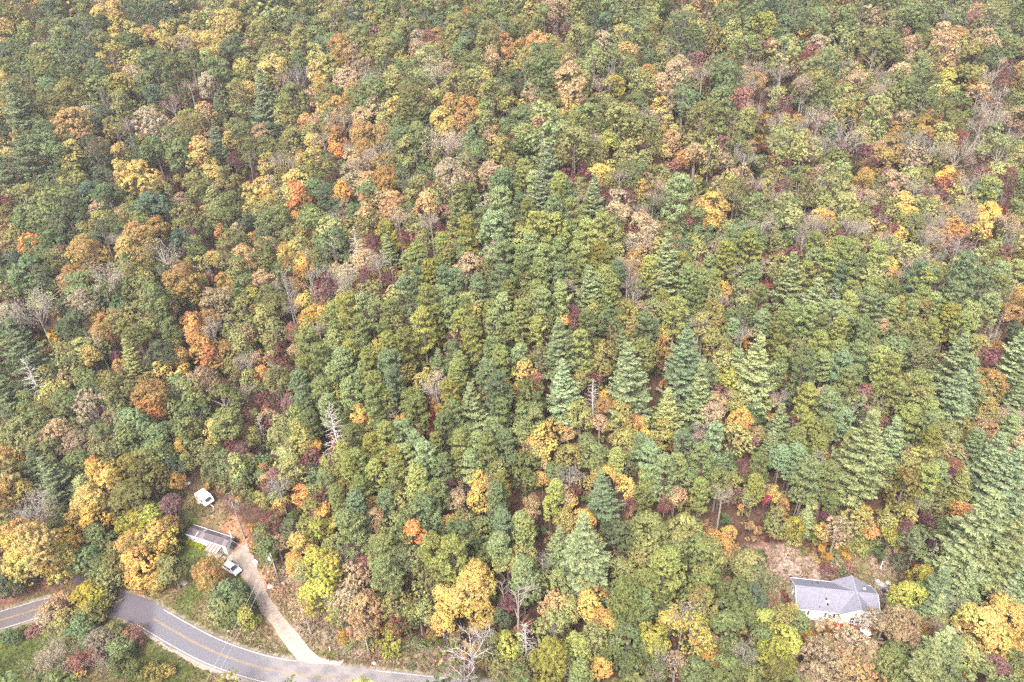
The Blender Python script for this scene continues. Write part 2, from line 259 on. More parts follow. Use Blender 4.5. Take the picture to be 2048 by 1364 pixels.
 (512, 341, 2.5, """y5,16,14 y10,22,14 t12,12,12 o22,8,14 g34,6,14 y33,14,18 l24,22,12 O34,26,18 O35,35,13 g50,6,18 d56,18,16 g48,14,16 d58,24,18 y71,16,16 t66,20,14 t82,6,22 a104,8,22 t92,12,18 d118,8,16 d122,14,10 g136,8,18 g92,18,18 O90,28,13 g80,34,14 l6,34,14 l12,30,14 g10,42,16 d6,50,10 g18,38,18 O4,50,8 O3,55,7 o24,46,14 o28,54,14 y33,49,8 g48,44,24 g44,36,14 d66,30,14 t72,28,10 b64,36,10 l60,52,24 g62,60,24 l54,56,14 o92,44,18 t88,40,16 o84,50,16 t70,42,10 t104,24,14 t110,30,22 b114,40,16 k114,46,18 w102,42,11 L106,56,18 r138,16,10 o130,22,20 l140,24,16 l150,16,16 g170,20,18 g164,24,14 t156,8,22 t164,10,18 t188,4,20 b162,10,10 g198,10,20 k136,36,20 k144,38,18 r152,33,8 M146,46,8 b140,42,14 t138,30,18 g122,36,14 l128,48,16 r128,53,8 M118,53,9 w162,40,24 y149,55,9 a119,58,10 k126,62,8 y124,66,8 l136,58,16 M176,40,7 t182,31,9 p196,34,22 p186,42,22 p190,56,26 p170,56,20 p200,50,18 p150,62,14 w146,62,8 p158,66,18 p166,66,14 M172,73,8 t192,66,16 t170,78,18 t182,76,12 p198,72,18 g202,64,12 s79,62,22 t84,66,16 M94,60,10 M92,56,8 t88,72,18 t82,78,16 b96,70,14 b98,76,12 M91,83,12 M88,88,10 y97,86,12 l100,84,12 k109,88,20 w107,68,16 M106,90,10 M104,99,8 a116,86,10 p130,74,20 g148,78,18 p140,86,18 p124,80,16 g118,92,12 p120,98,16 p150,92,16 p160,94,18 p132,90,14 M58,92,16 r56,98,18 M62,96,10 b72,92,16 t74,86,16 t66,84,14 o84,90,12 M82,94,8 l74,100,16 t76,103,14 l92,100,18 t96,96,10 M82,104,8 l36,66,18 y26,68,18 a28,74,14 y38,76,12 a36,84,12 a34,94,9 t8,62,16 o16,62,12 g6,72,20 g22,80,14 o50,70,14 g56,76,14 b55,84,12 k44,84,22 k47,100,22 t7,90,16 k26,98,22 k31,112,20 b24,92,14 b28,110,12 y38,106,14 l44,102,12 y57,112,14 y48,116,12 y40,118,12 l54,122,12 b50,126,10 g10,102,20 o14,110,20 g20,106,14 y2,112,8 l8,122,16 o14,128,18 r30,129,12 l42,130,14 o36,134,12 p66,120,22 p76,116,22 p88,114,18 p72,130,18 p84,128,16 o60,116,14 p98,108,14 p112,106,20 p108,116,18 p114,124,18 p104,130,14 g128,108,14 p138,112,20 p150,110,18 p144,122,18 w124,124,14 p134,128,20 M141,128,8 M160,134,14 O166,134,4 p156,118,20 p164,126,18 p174,130,18 l172,106,18 y170,114,14 l164,102,14 w188,98,14 p178,98,18 p196,90,18 p186,84,18 p202,100,14 p198,112,16 p204,124,14 p188,116,16 l198,132,12 p190,124,16 p176,118,14 p168,112,14"""),
 (1024, 341, 2.5, """p10,8,18 w30,4,24 p18,12,14 w22,24,22 M44,4,10 M58,5,9 O63,5,7 y70,4,16 o54,14,16 r48,12,10 p38,14,16 p44,22,14 p36,24,14 M68,16,12 M75,22,8 o78,12,16 o90,8,20 g100,6,18 b86,6,12 t108,8,10 g116,4,14 l120,6,16 y103,17,13 l101,25,10 b121,15,16 b113,22,12 k122,22,12 M94,23,12 t86,28,20 t84,36,18 M97,37,10 b100,32,12 w66,26,20 O119,29,5 d112,32,18 p132,30,24 g126,26,16 o138,36,16 w62,34,22 w72,42,14 t47,31,12 O51,27,6 b52,21,10 p8,34,16 p14,40,16 p34,38,20 p48,40,18 p28,44,16 l8,46,14 y6,50,10 o84,44,16 y127,41,10 o122,50,16 M140,42,10 g150,46,16 g136,50,14 y160,30,22 t150,30,16 y156,38,16 k160,40,18 k164,50,14 l172,12,16 t182,10,18 o178,20,22 l186,18,18 b170,20,10 M192,18,12 b195,12,10 g194,32,22 l202,16,14 b200,44,18 g196,40,18 t190,30,10 t176,46,8 l170,48,14 p20,52,22 p34,54,24 p26,62,20 p46,52,16 p8,60,18 p14,66,18 p38,66,16 p60,56,20 p72,52,20 p68,62,22 p54,64,16 d45,60,8 y80,50,14 l82,56,14 o92,56,12 M95,52,12 t104,50,26 b103,58,18 l114,56,14 b110,48,14 M114,51,6 l116,62,16 o124,58,12 l145,60,16 g138,64,16 l148,68,16 t132,60,12 g158,54,14 b168,60,12 t164,64,14 b170,56,8 t174,54,8 p182,56,26 p188,66,22 p176,66,20 M150,72,8 M168,62,8 M199,66,6 g196,56,16 p10,74,18 p26,74,18 p34,78,16 r17,78,10 p54,74,18 p48,80,14 p70,72,18 l82,70,14 p76,80,16 a98,74,18 b92,76,14 b94,84,12 t100,66,14 w122,82,28 t131,68,8 p110,80,14 p136,78,16 p146,82,16 b146,77,8 p170,76,20 p158,78,14 b178,80,10 R187,81,9 t201,78,13 a156,83,12 p22,88,22 p8,86,18 p38,88,14 p14,94,16 t44,87,11 b42,92,12 p64,84,14 p74,92,20 p84,84,16 p82,90,12 b92,90,10 p68,98,18 w62,104,26 p110,90,18 p140,90,18 p152,92,16 p160,92,14 M130,88,8 b97,100,12 p100,94,14 y166,96,16 l158,104,22 y162,108,14 l182,98,20 p180,88,14 p192,86,16 a190,96,8 b168,104,14 M172,110,9 r196,100,14 t6,102,8 p20,100,16 p40,104,16 p24,110,18 l16,112,22 p10,108,16 y13,105,5 l26,122,14 p8,122,18 M50,114,10 M50,120,10 y41,121,9 p32,116,14 p78,104,18 o88,110,16 t100,114,18 p112,112,18 o92,122,22 p78,120,22 l66,114,18 p84,130,18 p104,128,18 p120,108,14 b122,108,8 p130,118,20 o138,112,14 p146,102,18 o150,112,14 b150,120,12 p160,118,18 p174,120,18 l184,108,16 p186,118,16 p196,108,16 p200,122,16 l152,128,20 o170,128,14 t194,130,10 b184,132,12 p176,132,14 y122,131,11 w139,130,18 l160,134,14 w36,132,14 w48,128,12 p20,128,14 p60,126,16 p114,128,10 t116,128,8 p145,126,14"""),
 (1536, 341, 2.5, """l6,6,16 g20,6,16 g22,10,12 M12,16,12 o30,6,14 t42,4,12 r38,7,10 b42,12,12 l54,6,22 L62,5,8 y78,6,12 a74,10,14 r96,4,12 M97,7,10 t98,15,22 l112,8,18 o122,8,18 b118,14,14 y143,6,13 O142,12,10 M138,12,12 M138,26,14 b134,18,10 r127,19,10 y146,16,8 k142,14,12 a151,8,12 b164,8,20 r172,6,14 b160,14,14 M192,8,14 g196,12,18 l182,4,18 r188,6,10 g172,20,22 p174,22,18 M188,24,16 o200,20,14 g198,32,14 l150,24,16 l152,30,14 t160,28,12 y176,36,18 y170,48,14 k172,54,16 R187,35,9 b194,44,16 l196,46,16 k188,52,12 b158,40,14 k160,46,10 b158,34,16 b196,58,14 l194,54,14 M190,67,13 l182,66,16 l202,64,12 o180,74,14 t188,76,14 l200,72,14 r152,61,26 k146,72,16 k150,74,14 b134,70,12 a146,48,18 t140,42,18 b132,44,18 l130,36,18 t132,32,18 l120,30,18 y106,33,16 l100,32,14 y112,38,14 o92,30,12 M87,34,9 o76,36,16 t80,26,14 b74,22,14 M70,22,9 o88,18,18 l60,20,16 l48,22,22 l38,20,16 t31,24,10 o24,18,18 l12,28,18 b10,22,14 g18,34,18 l8,36,14 l60,34,20 l54,30,16 b60,28,12 g4,46,14 l16,44,18 b30,44,18 b40,46,18 y40,39,12 l50,48,16 b36,52,18 t46,36,10 y46,42,12 l52,52,12 b64,44,12 o70,42,14 r60,52,10 b72,48,16 y82,45,9 r92,43,9 M98,48,9 b90,40,8 y95,50,13 y104,52,12 b94,54,10 w106,43,12 g114,44,18 g120,40,16 o118,52,14 b128,56,18 a138,56,16 k126,60,14 y130,52,12 t87,58,10 r40,60,9 l8,58,16 g14,56,14 k23,66,18 R25,65,6 M19,68,12 r10,68,8 b28,56,14 l12,74,12 p6,78,16 y8,80,6 y51,60,8 p36,66,18 l60,62,16 l70,62,18 l80,56,14 l98,64,16 l104,60,10 b98,60,12 l112,70,20 o106,70,16 l124,70,12 b120,74,14 p54,70,20 p48,78,20 p64,74,20 p36,76,18 M34,84,10 r22,80,8 p30,86,16 w16,94,28 w34,112,28 p56,88,14 p70,82,18 p86,76,20 g84,80,16 p82,88,22 b84,86,18 y97,79,12 t106,88,13 b112,84,12 r122,84,9 r118,86,8 p132,80,16 l138,80,12 p130,90,14 p120,96,22 p118,90,20 M136,97,11 r142,92,10 p160,84,28 p152,92,24 p168,94,20 p184,88,20 p196,84,16 p180,98,18 b178,100,16 y197,97,12 a196,104,14 O195,116,12 a190,110,10 k190,108,24 k184,126,14 y47,97,8 p54,104,22 p66,100,16 b72,103,12 p82,100,18 p64,112,16 p78,110,18 p96,100,16 y107,107,16 o104,102,16 o110,113,14 O108,117,5 p90,112,16 p98,112,14 p120,106,18 p132,108,14 M138,109,8 r134,107,6 p148,106,20 p142,112,14 o122,120,20 t132,116,12 p112,118,16 p158,122,22 p170,120,18 p144,122,18 p154,128,18 l164,116,12 p176,112,18 p50,118,16 g74,130,22 p42,130,16 p30,124,18 p16,120,18 p8,128,18 p60,120,16 t92,124,12 g100,124,14 o108,130,18 l118,132,14 p130,132,16 d198,130,14 b178,132,12 p56,132,14"""),
 (0, 682, 2.5, """w22,14,34 w4,46,24 l8,38,12 s28,34,30 s40,39,10 l54,14,20 y74,14,14 l66,8,18 o66,4,14 g82,6,12 k82,10,20 M93,12,8 a96,20,10 w106,18,20 d130,12,22 a141,12,16 y146,20,10 O163,10,22 O158,4,14 a182,12,20 l192,8,18 b198,16,14 O203,14,8 l186,24,14 g46,24,18 l38,28,16 t52,30,12 g68,30,18 l88,32,16 o94,40,22 g78,42,20 l44,44,22 g56,52,24 g20,52,20 o36,60,24 g30,66,20 t76,58,28 t92,62,14 g94,52,18 a120,44,26 O120,56,20 d100,50,12 y130,25,12 g143,35,16 d142,44,16 t164,34,26 a160,44,16 l152,48,22 g154,62,24 g150,74,20 g180,50,28 g182,66,26 l138,54,14 b196,42,14 k197,46,14 l200,32,14 M200,54,8 M198,62,8 y172,74,15 M185,83,8 r194,87,12 g204,62,12 l202,76,12 o18,76,28 t48,76,28 o34,84,18 t62,80,18 d70,72,18 d82,70,14 g108,72,28 g106,84,24 g128,80,26 o86,84,26 t78,82,18 o44,92,20 g62,98,20 w30,102,22 w46,114,30 a8,94,20 o10,104,20 a8,116,20 a6,126,18 l20,120,16 y80,104,22 l74,96,14 y88,112,20 l70,118,16 l116,98,22 g130,94,24 d140,100,18 y144,86,10 y144,80,8 g160,86,14 o166,92,16 a142,112,14 l150,96,12 o106,114,32 o120,112,26 o104,128,32 y72,127,26 l44,130,16 b28,132,20 r137,130,16 g170,104,18 g182,98,20 l190,104,20 l198,98,18 M182,98,8 g182,114,14 g194,114,18 g200,126,14 b186,130,14 r182,108,8 y191,127,6"""),
 (512, 682, 2.5, """p46,14,26 l12,4,12 M20,7,9 M21,19,13 t12,14,10 O3,14,9 O5,29,12 t18,26,16 o18,36,22 t32,8,12 y34,10,5 M8,50,12 M20,52,8 r29,51,14 M15,44,8 O8,56,7 t10,61,12 y34,44,4 s5,74,20 k24,54,16 M12,66,8 l20,68,16 o22,80,20 l14,76,12 p42,30,20 p54,24,22 p64,8,22 p76,14,20 p84,6,18 p38,42,22 p54,44,22 p66,36,22 p70,22,20 p76,44,18 p40,56,20 p34,66,20 p44,70,20 p36,80,22 p58,56,18 p68,52,18 s64,76,38 M46,93,13 a46,82,12 y48,84,10 M38,98,10 g78,78,18 g72,66,14 p70,92,18 y83,62,16 t70,58,12 r80,48,10 p92,24,22 p88,28,16 p84,38,14 y97,11,14 p106,6,18 p120,10,20 M116,18,8 M101,22,9 p108,26,22 p118,28,20 p110,36,20 p96,40,20 p94,52,18 p104,48,16 s110,57,20 t107,56,12 y106,66,7 y118,64,12 t128,70,10 p98,62,14 g98,74,16 p94,86,18 p104,82,20 t108,88,14 M106,94,10 p116,76,22 p128,60,22 p124,52,20 R140,61,10 y146,56,12 M141,75,8 M136,86,9 l133,34,16 y137,25,7 l128,44,14 b144,38,16 t144,32,14 M148,45,8 g148,19,14 w148,22,18 p164,20,16 w178,16,12 w168,28,14 p160,32,18 p158,10,16 p172,6,18 p190,10,20 p196,20,22 p186,28,20 t168,32,8 w176,58,28 p194,44,24 l184,38,18 y200,40,12 p156,48,20 t162,50,12 p158,62,18 p150,74,20 p164,84,18 p178,86,18 g170,78,20 p190,74,20 p196,60,18 p200,86,20 p186,94,22 p194,104,18 w146,94,12 p136,98,22 p150,104,18 p144,84,14 p160,98,16 p172,102,18 y178,112,18 t184,112,14 O184,112,5 y178,124,20 t160,126,18 p196,118,18 p192,130,20 s165,112,16 M154,114,9 p146,124,20 p130,118,24 p140,130,16 t124,106,12 a124,112,10 p112,106,18 p110,118,18 p104,130,16 p116,130,20 y94,132,12 t96,130,12 w87,112,14 p94,98,18 p96,108,18 p82,100,18 p84,122,20 p76,108,20 p72,120,20 p66,130,18 y62,132,14 p60,104,20 w46,106,16 l32,104,22 l26,96,18 t20,106,14 O7,104,10 t10,112,14 M8,116,10 b18,116,14 r14,108,12 l18,124,14 O36,123,14 y20,132,12 l46,120,12 M53,126,12 g48,128,14 o28,112,12 l4,128,12 p56,116,16 g4,98,14 g4,110,12 o30,90,18 p120,96,18 p112,96,18 p128,84,16 p60,40,16"""),
 (1024, 682, 2.5, """w38,12,32 w40,42,28 p6,14,16 p22,14,18 p56,12,20 o72,8,18 o70,20,18 g14,44,24 g14,62,26 y10,28,18 r18,32,12 a5,40,14 y36,22,10 o54,34,16 y54,30,10 l54,62,20 s65,46,24 y75,44,10 a80,54,10 a74,52,14 t70,66,16 M64,28,8 r70,28,10 w92,36,36 w88,8,18 g105,10,22 a121,6,14 M121,20,8 w135,22,36 w148,44,26 w124,60,26 l120,74,20 o166,10,22 L172,32,20 l168,20,20 p158,28,14 p180,18,14 r164,41,8 r174,44,10 t164,50,18 t160,58,18 w196,30,34 p180,48,18 g192,58,16 y182,64,20 l180,78,24 o176,72,16 b148,74,14 p160,86,22 p150,96,22 p136,86,20 p110,98,24 p104,88,22 l90,80,22 l84,64,20 a96,66,18 r98,62,10 y102,72,14 y106,78,12 t44,74,12 y40,70,8 y24,80,22 l20,88,16 g66,92,22 g60,82,16 o46,94,22 b46,108,16 t10,86,12 p8,74,16 g10,106,24 g34,106,18 t26,100,8 a24,112,12 t42,122,16 M39,121,6 t50,114,12 M50,120,10 p34,124,18 y46,126,14 t14,132,18 p30,134,14 y70,103,16 y82,104,14 y91,118,16 y62,114,8 w72,124,28 M95,130,9 g104,124,20 M122,132,12 t130,126,20 g92,100,16 p84,96,16 p132,100,18 p120,110,22 a121,111,6 p108,112,18 r120,122,8 p140,110,20 p156,108,18 M149,110,8 M145,115,6 g170,100,18 g164,114,22 o176,112,16 M186,102,13 M181,120,7 b168,124,16 p150,124,18 p196,104,20 p194,118,18 l186,128,14 O183,133,4 R202,127,9 t204,120,10 l154,118,12 M184,80,10 p200,74,10 w204,86,14 t195,74,12 r192,80,10"""),
 (1536, 682, 2.5, """p8,6,14 p24,8,18 p40,8,18 p56,12,18 p70,18,20 g28,20,22 p26,32,22 p10,16,14 p6,28,16 p44,20,18 p56,26,20 p62,36,18 l36,8,16 p82,8,20 g100,8,22 p90,20,20 p96,28,20 o118,12,24 t120,14,12 k137,4,10 b130,6,8 w148,26,36 w156,38,28 w146,54,34 l166,8,18 l162,12,14 M174,15,17 a182,6,14 w196,20,32 w198,36,24 d186,34,16 a176,36,22 o178,42,18 a166,28,8 l176,56,16 y176,54,12 t184,60,14 t172,72,20 O176,71,10 b198,62,16 w196,52,22 p194,70,16 t198,78,18 t46,42,12 r78,38,9 r77,44,10 p60,42,20 p48,54,24 l70,52,18 o90,48,18 y118,30,10 l112,34,16 p92,36,14 p104,42,16 p120,44,24 p118,56,26 p110,66,22 p128,62,18 p126,72,18 p30,50,20 p26,60,14 t28,62,10 M20,65,10 w8,70,22 w4,84,14 b10,46,14 p30,74,22 p44,76,20 p58,66,18 p22,84,20 o86,62,16 r92,66,8 d74,62,10 w74,98,46 w96,84,28 w94,106,18 p64,82,12 b40,97,18 M43,105,7 p20,98,22 p10,94,18 p40,88,16 p30,112,28 p46,112,24 M28,104,8 k21,122,12 k25,122,12 M26,122,10 O13,132,10 y4,122,10 l34,128,16 r48,120,10 p50,130,14 o140,74,22 l142,82,24 p128,84,20 d118,84,18 o154,70,20 t136,88,20 r114,92,12 l120,98,22 o132,96,20 r148,104,16 p132,110,22 l112,108,22 r121,102,6 p124,118,24 o106,124,28 p132,128,22 b122,128,14 M146,110,12 p164,84,16 t152,90,12 w176,98,32 w192,112,34 w152,120,24 d160,112,14 k196,132,14 O155,134,10 y182,134,10 o160,80,14"""),
 (0, 1023, 3.807, """b16,4,18 l4,12,14 g30,10,14 y18,22,26 y26,26,28 y14,30,20 y38,22,20 y8,18,14 M8,10,5 M38,7,6 M41,12,5 y46,5,16 y50,3,14 a40,2,10 g52,18,20 g46,26,16 L74,8,20 L80,3,14 L66,12,10 l62,22,10 y83,14,19 a72,20,18 y76,28,22 a70,26,16 t76,8,12 o80,18,20 a90,8,10 l58,36,14 g56,30,14 o62,30,14 y82,38,9 O74,40,7 o90,30,12 a110,32,17 l4,32,14 d3,40,14 l8,30,10 L48,46,18 l56,47,12 t34,48,12 t28,54,14 l36,58,14 t24,58,12 o50,56,14 r18,63,8 g44,62,16 l30,62,10 t54,68,16 o60,64,12 b28,76,16 b34,80,16 b22,80,12 r42,80,12 b56,80,14 r50,76,10 g64,72,14 r70,66,12 g64,80,12 g72,86,12 o80,86,12 y87,84,8 g82,82,8 g6,66,10 o30,88,12 y42,86,6 g120,44,18 l115,53,14 g128,52,15 L131,57,12 g122,54,14"""),
 (512, 1023, 3.807, """o4,14,12 M8,4,9 M10,10,6 d19,9,12 t11,16,10 g7,21,12 l30,6,16 y38,4,12 L32,12,14 y24,20,15 a22,27,12 y28,17,9 l40,20,12 b47,25,10 p52,14,20 p54,4,16 t62,4,12 t65,8,10 a66,14,10 p74,10,18 y102,6,10 O84,14,16 p90,4,20 p80,26,18 p68,24,18 p68,36,18 p94,24,20 p92,36,18 p104,26,20 p108,16,20 g118,12,16 g122,24,16 p110,10,16 p130,10,16 p128,20,16 l132,28,12 L38,34,20 L36,44,20 L32,28,14 l26,32,12 g46,40,12 r56,27,10 t52,36,16 t48,46,18 t58,52,18 t56,60,16 o44,50,14 o74,50,16 g80,56,12 l86,54,14 y112,44,22 y104,50,16 y116,36,18 y98,46,12 y98,58,12 y118,54,16 a94,64,10 t25,51,13 b39,66,8 y46,66,8 l60,68,9 L72,68,14 g82,70,9 g88,72,9 M74,60,9 y62,70,6 y98,80,4 g82,82,4 g50,70,7 b102,66,14 b113,72,22 b108,84,18 b119,64,12 o124,72,16 M133,50,10 k131,48,16 d128,56,12 o128,84,12 L133,70,14"""),
 (1024, 1023, 3.807, """k3,58,32 s7,70,22 g12,76,8 p6,10,14 t9,4,10 p6,36,16 l5,24,14 l8,30,12 y28,4,12 y38,6,12 w24,22,18 w38,26,32 y48,14,6 d56,14,20 p14,40,16 b16,26,8 p24,40,12 y38,40,10 y40,50,14 t22,50,16 l22,62,18 l28,52,14 p20,80,22 a48,56,12 y50,62,12 p42,68,18 p34,74,18 t42,70,12 g72,12,22 l74,22,22 l90,10,20 p80,32,22 l58,34,16 p70,42,18 p68,52,14 p60,50,22 o62,52,18 y60,60,12 O58,60,6 p84,24,14 g78,50,12 l84,56,14 y83,57,12 g100,28,24 g100,40,20 a108,18,16 t112,24,14 a104,14,10 r102,14,6 y114,12,8 o124,30,18 o128,36,16 g118,46,20 d126,46,16 o100,50,18 t96,54,14 b90,54,8 l96,64,20 L74,68,18 g60,72,22 g52,74,14 y46,82,12 g66,84,18 b80,78,14 t86,80,12 t104,70,12 a104,77,12 g114,62,20 g114,72,14 b122,74,10 g124,78,14 g132,66,14 L133,60,12 g112,84,18 g96,84,16 p76,86,14 b74,86,8 l124,88,14 o4,84,12 p36,86,14 o30,84,16"""),
 (1536, 1023, 3.807, """l6,60,18 L8,68,18 L4,76,18 l12,56,12 g17,58,10 o6,84,14 t30,71,13 t42,70,16 t28,78,21 t40,78,22 t53,76,15 t46,86,20 t24,86,16 t61,59,10 t70,58,18 t72,66,16 a84,62,12 b92,64,14 L72,45,18 L82,36,14 w85,46,22 w88,54,16 w112,18,40 w104,28,28 w120,28,34 w128,12,24 w126,44,24 b98,48,10 w100,42,20 y112,60,22 y124,54,20 y120,68,18 y132,62,12 a106,64,14 l92,58,8 L90,60,10 g62,82,16 g68,74,14 w86,76,26 w80,84,26 w92,82,24 l104,76,16 l110,80,14 r120,80,12 g128,80,12 l126,88,12 O132,72,8 y134,80,12 l5,6,14 w20,5,12 L14,8,10 l12,14,9 M30,5,8 t36,10,14 y28,10,8 r26,18,6 M28,21,4 O35,19,4 l40,16,10 l48,19,10 g50,15,12 g34,23,6 y25,26,4 l46,6,16 O54,11,8 g57,19,9 y56,16,5 L64,12,10 l62,6,10 l72,4,14 M72,9,9 M84,6,8 g78,16,16 d70,28,11 M81,27,9 M88,16,8 y92,20,8 g94,10,14 O100,4,14 M31,32,8 d39,33,6 r43,30,5"""),
]
# landmarks: photo pixel, kind letter, phrase used to find other trees by, full label
LANDMARKS = [
 (282, 366, 'y', 'the broad golden tree', 'broad bright golden-yellow tree, the largest golden crown on the slope'),
 (1009, 92, 'O', 'the high orange tree', 'vivid orange tree with a smaller orange one below it, high on the slope'),
 (988, 267, 'O', 'the slim orange tree', 'slim vivid orange tree standing beside a thin bare tree'),
 (887, 252, 'y', 'the low golden dome', 'low golden dome of a tree above a grey half-bare oak'),
 (677, 280, 'O', 'the tall orange tree', 'tall orange tree with a rosy sapling at its foot, above two golden trees'),
 (614, 247, 'O', 'the amber-orange ball tree', 'small amber-orange ball-shaped tree below a dark dome of pine'),
 (65, 491, 'O', 'the crescent orange tree', 'crescent-shaped orange tree among dark green crowns by the picture edge'),
 (280, 481, 'a', 'the big amber tree', 'big amber tree with golden leaves at its top and foot'),
 (597, 406, 'O', 'the coral orange tree', 'coral-orange tree in two lobes beneath a golden crown'),
 (737, 411, 'O', 'the small coral tree', 'small bright coral-orange tree beside a green dome'),
 (407, 707, 'O', 'the peach-orange tree', 'large peach-orange tree above a tan feathery one'),
 (300, 792, 'a', 'the two-tone amber tree', 'large two-tone amber and rust tree alone among green crowns'),
 (70, 767, 's', 'the leaning dead conifer', 'leaning grey dead conifer with bare side branches against dark pines'),
 (672, 872, 's', 'the silver dead conifer', 'big silver dead conifer with long bare branches, amid olive pines'),
 (877, 822, 'y', 'the red-and-yellow pair', 'golden slender tree joined to a crimson one among pines'),
 (602, 990, 'O', 'the flame-orange tree', 'flame-orange tree on the slope above the gravel driveway'),
 (900, 1046, 'y', 'the yellow egg-shaped tree', 'small yellow egg-shaped tree above an orange one on the lower slope'),
 (832, 1076, 'O', 'the spur-foot orange tree', 'orange tree low on the spur, wedged between olive pines'),
 (938, 1190, 'y', 'the roadside lemon-yellow tree', 'tall lemon-yellow tree near the road, above the silver bare trees'),
 (942, 1297, 'b', 'the roadside silver tree', 'big silver bare tree with fine twigs beside the road'),
 (1035, 1244, 'k', 'the white forked dead tree', 'white forked dead tree rising in front of a dark maroon gap'),
 (1169, 1122, 'w', 'the broad pale pine', 'broad pale grey-green pine with yellow leaves showing behind it'),
 (1204, 992, 'w', 'the pine ringed with yellow', 'blue-green pine ringed with bright yellow leaves'),
 (1254, 772, 'w', 'the tallest middle pine', 'tallest layered pine in the middle of the slope, with drooping boughs'),
 (1361, 737, 'w', 'the broad twin pine', 'broad pale pine beside a slim orange tree in the middle stand'),
 (1721, 927, 'w', 'the giant pine', 'giant yellow-green layered pine, the widest conifer of the stand'),
 (1901, 817, 'w', 'the lower of the stacked pines', 'lowest of three stacked blue-green pines near a rust-orange tree'),
 (1329, 668, 'y', 'the slim yellow tree among pines', 'slim golden tree standing alone among tall pale pines'),
 (1424, 416, 'y', 'the airy yellow tree', 'airy golden tree with a pale trunk showing through'),
 (1916, 493, 'r', 'the pinkish open-limbed tree', 'wide pinkish tree with open pale limbs fanning upward'),
 (1891, 371, 'O', 'the orange tree over red bushes', 'orange tree with a pale trunk above dark red bushes'),
 (1266, 285, 'y', 'the round yellow lollipop tree', 'round yellow lollipop-like tree on a visible trunk'),
 (1334, 268, 'y', 'the ragged yellow tree', 'ragged golden tree with peach side leaves and an open stem'),
 (2028, 583, 'y', 'the amber-skirted golden tree', 'golden tree with amber skirts at the picture edge'),
 (1079, 401, 'w', 'the blue-green spire', 'blue-green spire-shaped pine on the ridge'),
 (917, 441, 'w', 'the pale feathery pine', 'pale feathery pine beside dead trunks on the ridge'),
 (417, 85, 'y', 'the golden clump', 'last and lowest tree of the golden clump high on the slope'),
 (50, 310, 'w', 'the dark layered pine', 'dark layered pine with drooping boughs near the picture edge'),
 (1529, 97, 'r', 'the rosy-red tree', 'rosy-red narrow tree high on the slope'),
 (99, 1122, 'y', 'the feathery golden tree', 'wide feathery golden tree with layered boughs above the road'),
 (180, 999, 'y', 'the yellow cushion tree', 'yellow cushion-shaped tree above the wooded road bend'),
 (115, 967, 'w', 'the blue-green shaggy pine', 'shaggy blue-green pine among amber trees'),
 (419, 1145, 'a', 'the golden yard tree', 'round golden tree in the yard beside the white car'),
 (1962, 1251, 'y', 'the wide yellow tree', 'wide yellow tree below the windswept pines, near the house'),
 (1688, 1320, 't', 'the tan oak before the house', 'broad tan-brown oak in front of the red deck'),
 (1566, 1282, 'L', 'the lime tree by the house', 'lime-yellow round tree at the gable end of the house'),
 (1810, 1194, 'L', 'the yellow-green tree behind the house', 'bright yellow-green tree at the far gable of the house'),
 (1962, 1091, 'w', 'the windswept pine', 'big windswept pale pine with long bare lower limbs'),
]
# ------------------------------------------------------------------ the ground
def pts(*q):
    return [at(u, v) for u, v in q]
def in_poly(x, y, poly):
    x = np.asarray(x); y = np.asarray(y); r = np.zeros(x.shape, bool)
    n = len(poly)
    for i in range(n):
        x1, y1 = poly[i][0], poly[i][1]; x2, y2 = poly[(i + 1) % n][0], poly[(i + 1) % n][1]
        c = ((y1 > y) != (y2 > y)) & (x < (x2 - x1) * (y - y1) / (y2 - y1 + 1e-9) + x1)
        r ^= c
    return r
def smooth_line(P, step=0.8):
    P = [Vector((p[0], p[1], 0)) for p in P]
    out = []
    for i in range(len(P) - 1):
        p0, p1, p2, p3 = P[max(i - 1, 0)], P[i], P[i + 1], P[min(i + 2, len(P) - 1)]
        n = max(2, int((p2 - p1).length / step))
        for j in range(n):
            t = j / n
            out.append(0.5 * ((2 * p1) + (p2 - p0) * t + (2 * p0 - 5 * p1 + 4 * p2 - p3) * t * t + (3 * p1 - p0 - 3 * p2 + p3) * t ** 3))
    out.append(P[-1])
    return np.array([(p.x, p.y) for p in out])
def dist_line(x, y, line):
    x = np.asarray(x, float); y = np.asarray(y, float)
    D = np.full(x.shape, 1e4)
    k = (x > line[:, 0].min() - 9) & (x < line[:, 0].max() + 9) & (y > line[:, 1].min() - 9) & (y < line[:, 1].max() + 9)
    if k.any():
        xs, ys = x[k], y[k]; d = np.full(xs.shape, 1e8)
        for px, py in line[::2]:
            d = np.minimum(d, (xs - px) ** 2 + (ys - py) ** 2)
        D[k] = np.sqrt(d)
    return D
ROAD = smooth_line([at(-160, 1285), at(-60, 1258)] + pts((0, 1241), (42, 1229), (76, 1219), (150, 1206), (232, 1207), (282, 1224), (320, 1246), (365, 1272), (419, 1300), (476, 1322), (540, 1340), (620, 1352), (702, 1362), (810, 1374), (960, 1390), (1150, 1405), (1400, 1420)))
SIDE = smooth_line(pts((232, 1207), (200, 1184), (170, 1155), (140, 1120), (105, 1085), (60, 1050)))
DRIVE = smooth_line(pts((652, 1356), (634, 1338), (600, 1300), (562, 1252), (530, 1208), (510, 1165), (490, 1128), (474, 1100)))
YARD = [(p.x, p.y) for p in pts((366, 962), (388, 950), (420, 985), (448, 1015), (478, 1050), (500, 1085), (522, 1120), (566, 1128), (590, 1170), (640, 1225), (700, 1268), (800, 1292), (880, 1318), (905, 1380), (-60, 1420), (-60, 1165), (60, 1172), (140, 1168), (190, 1135), (215, 1160), (330, 1150), (350, 1100), (350, 1030))]
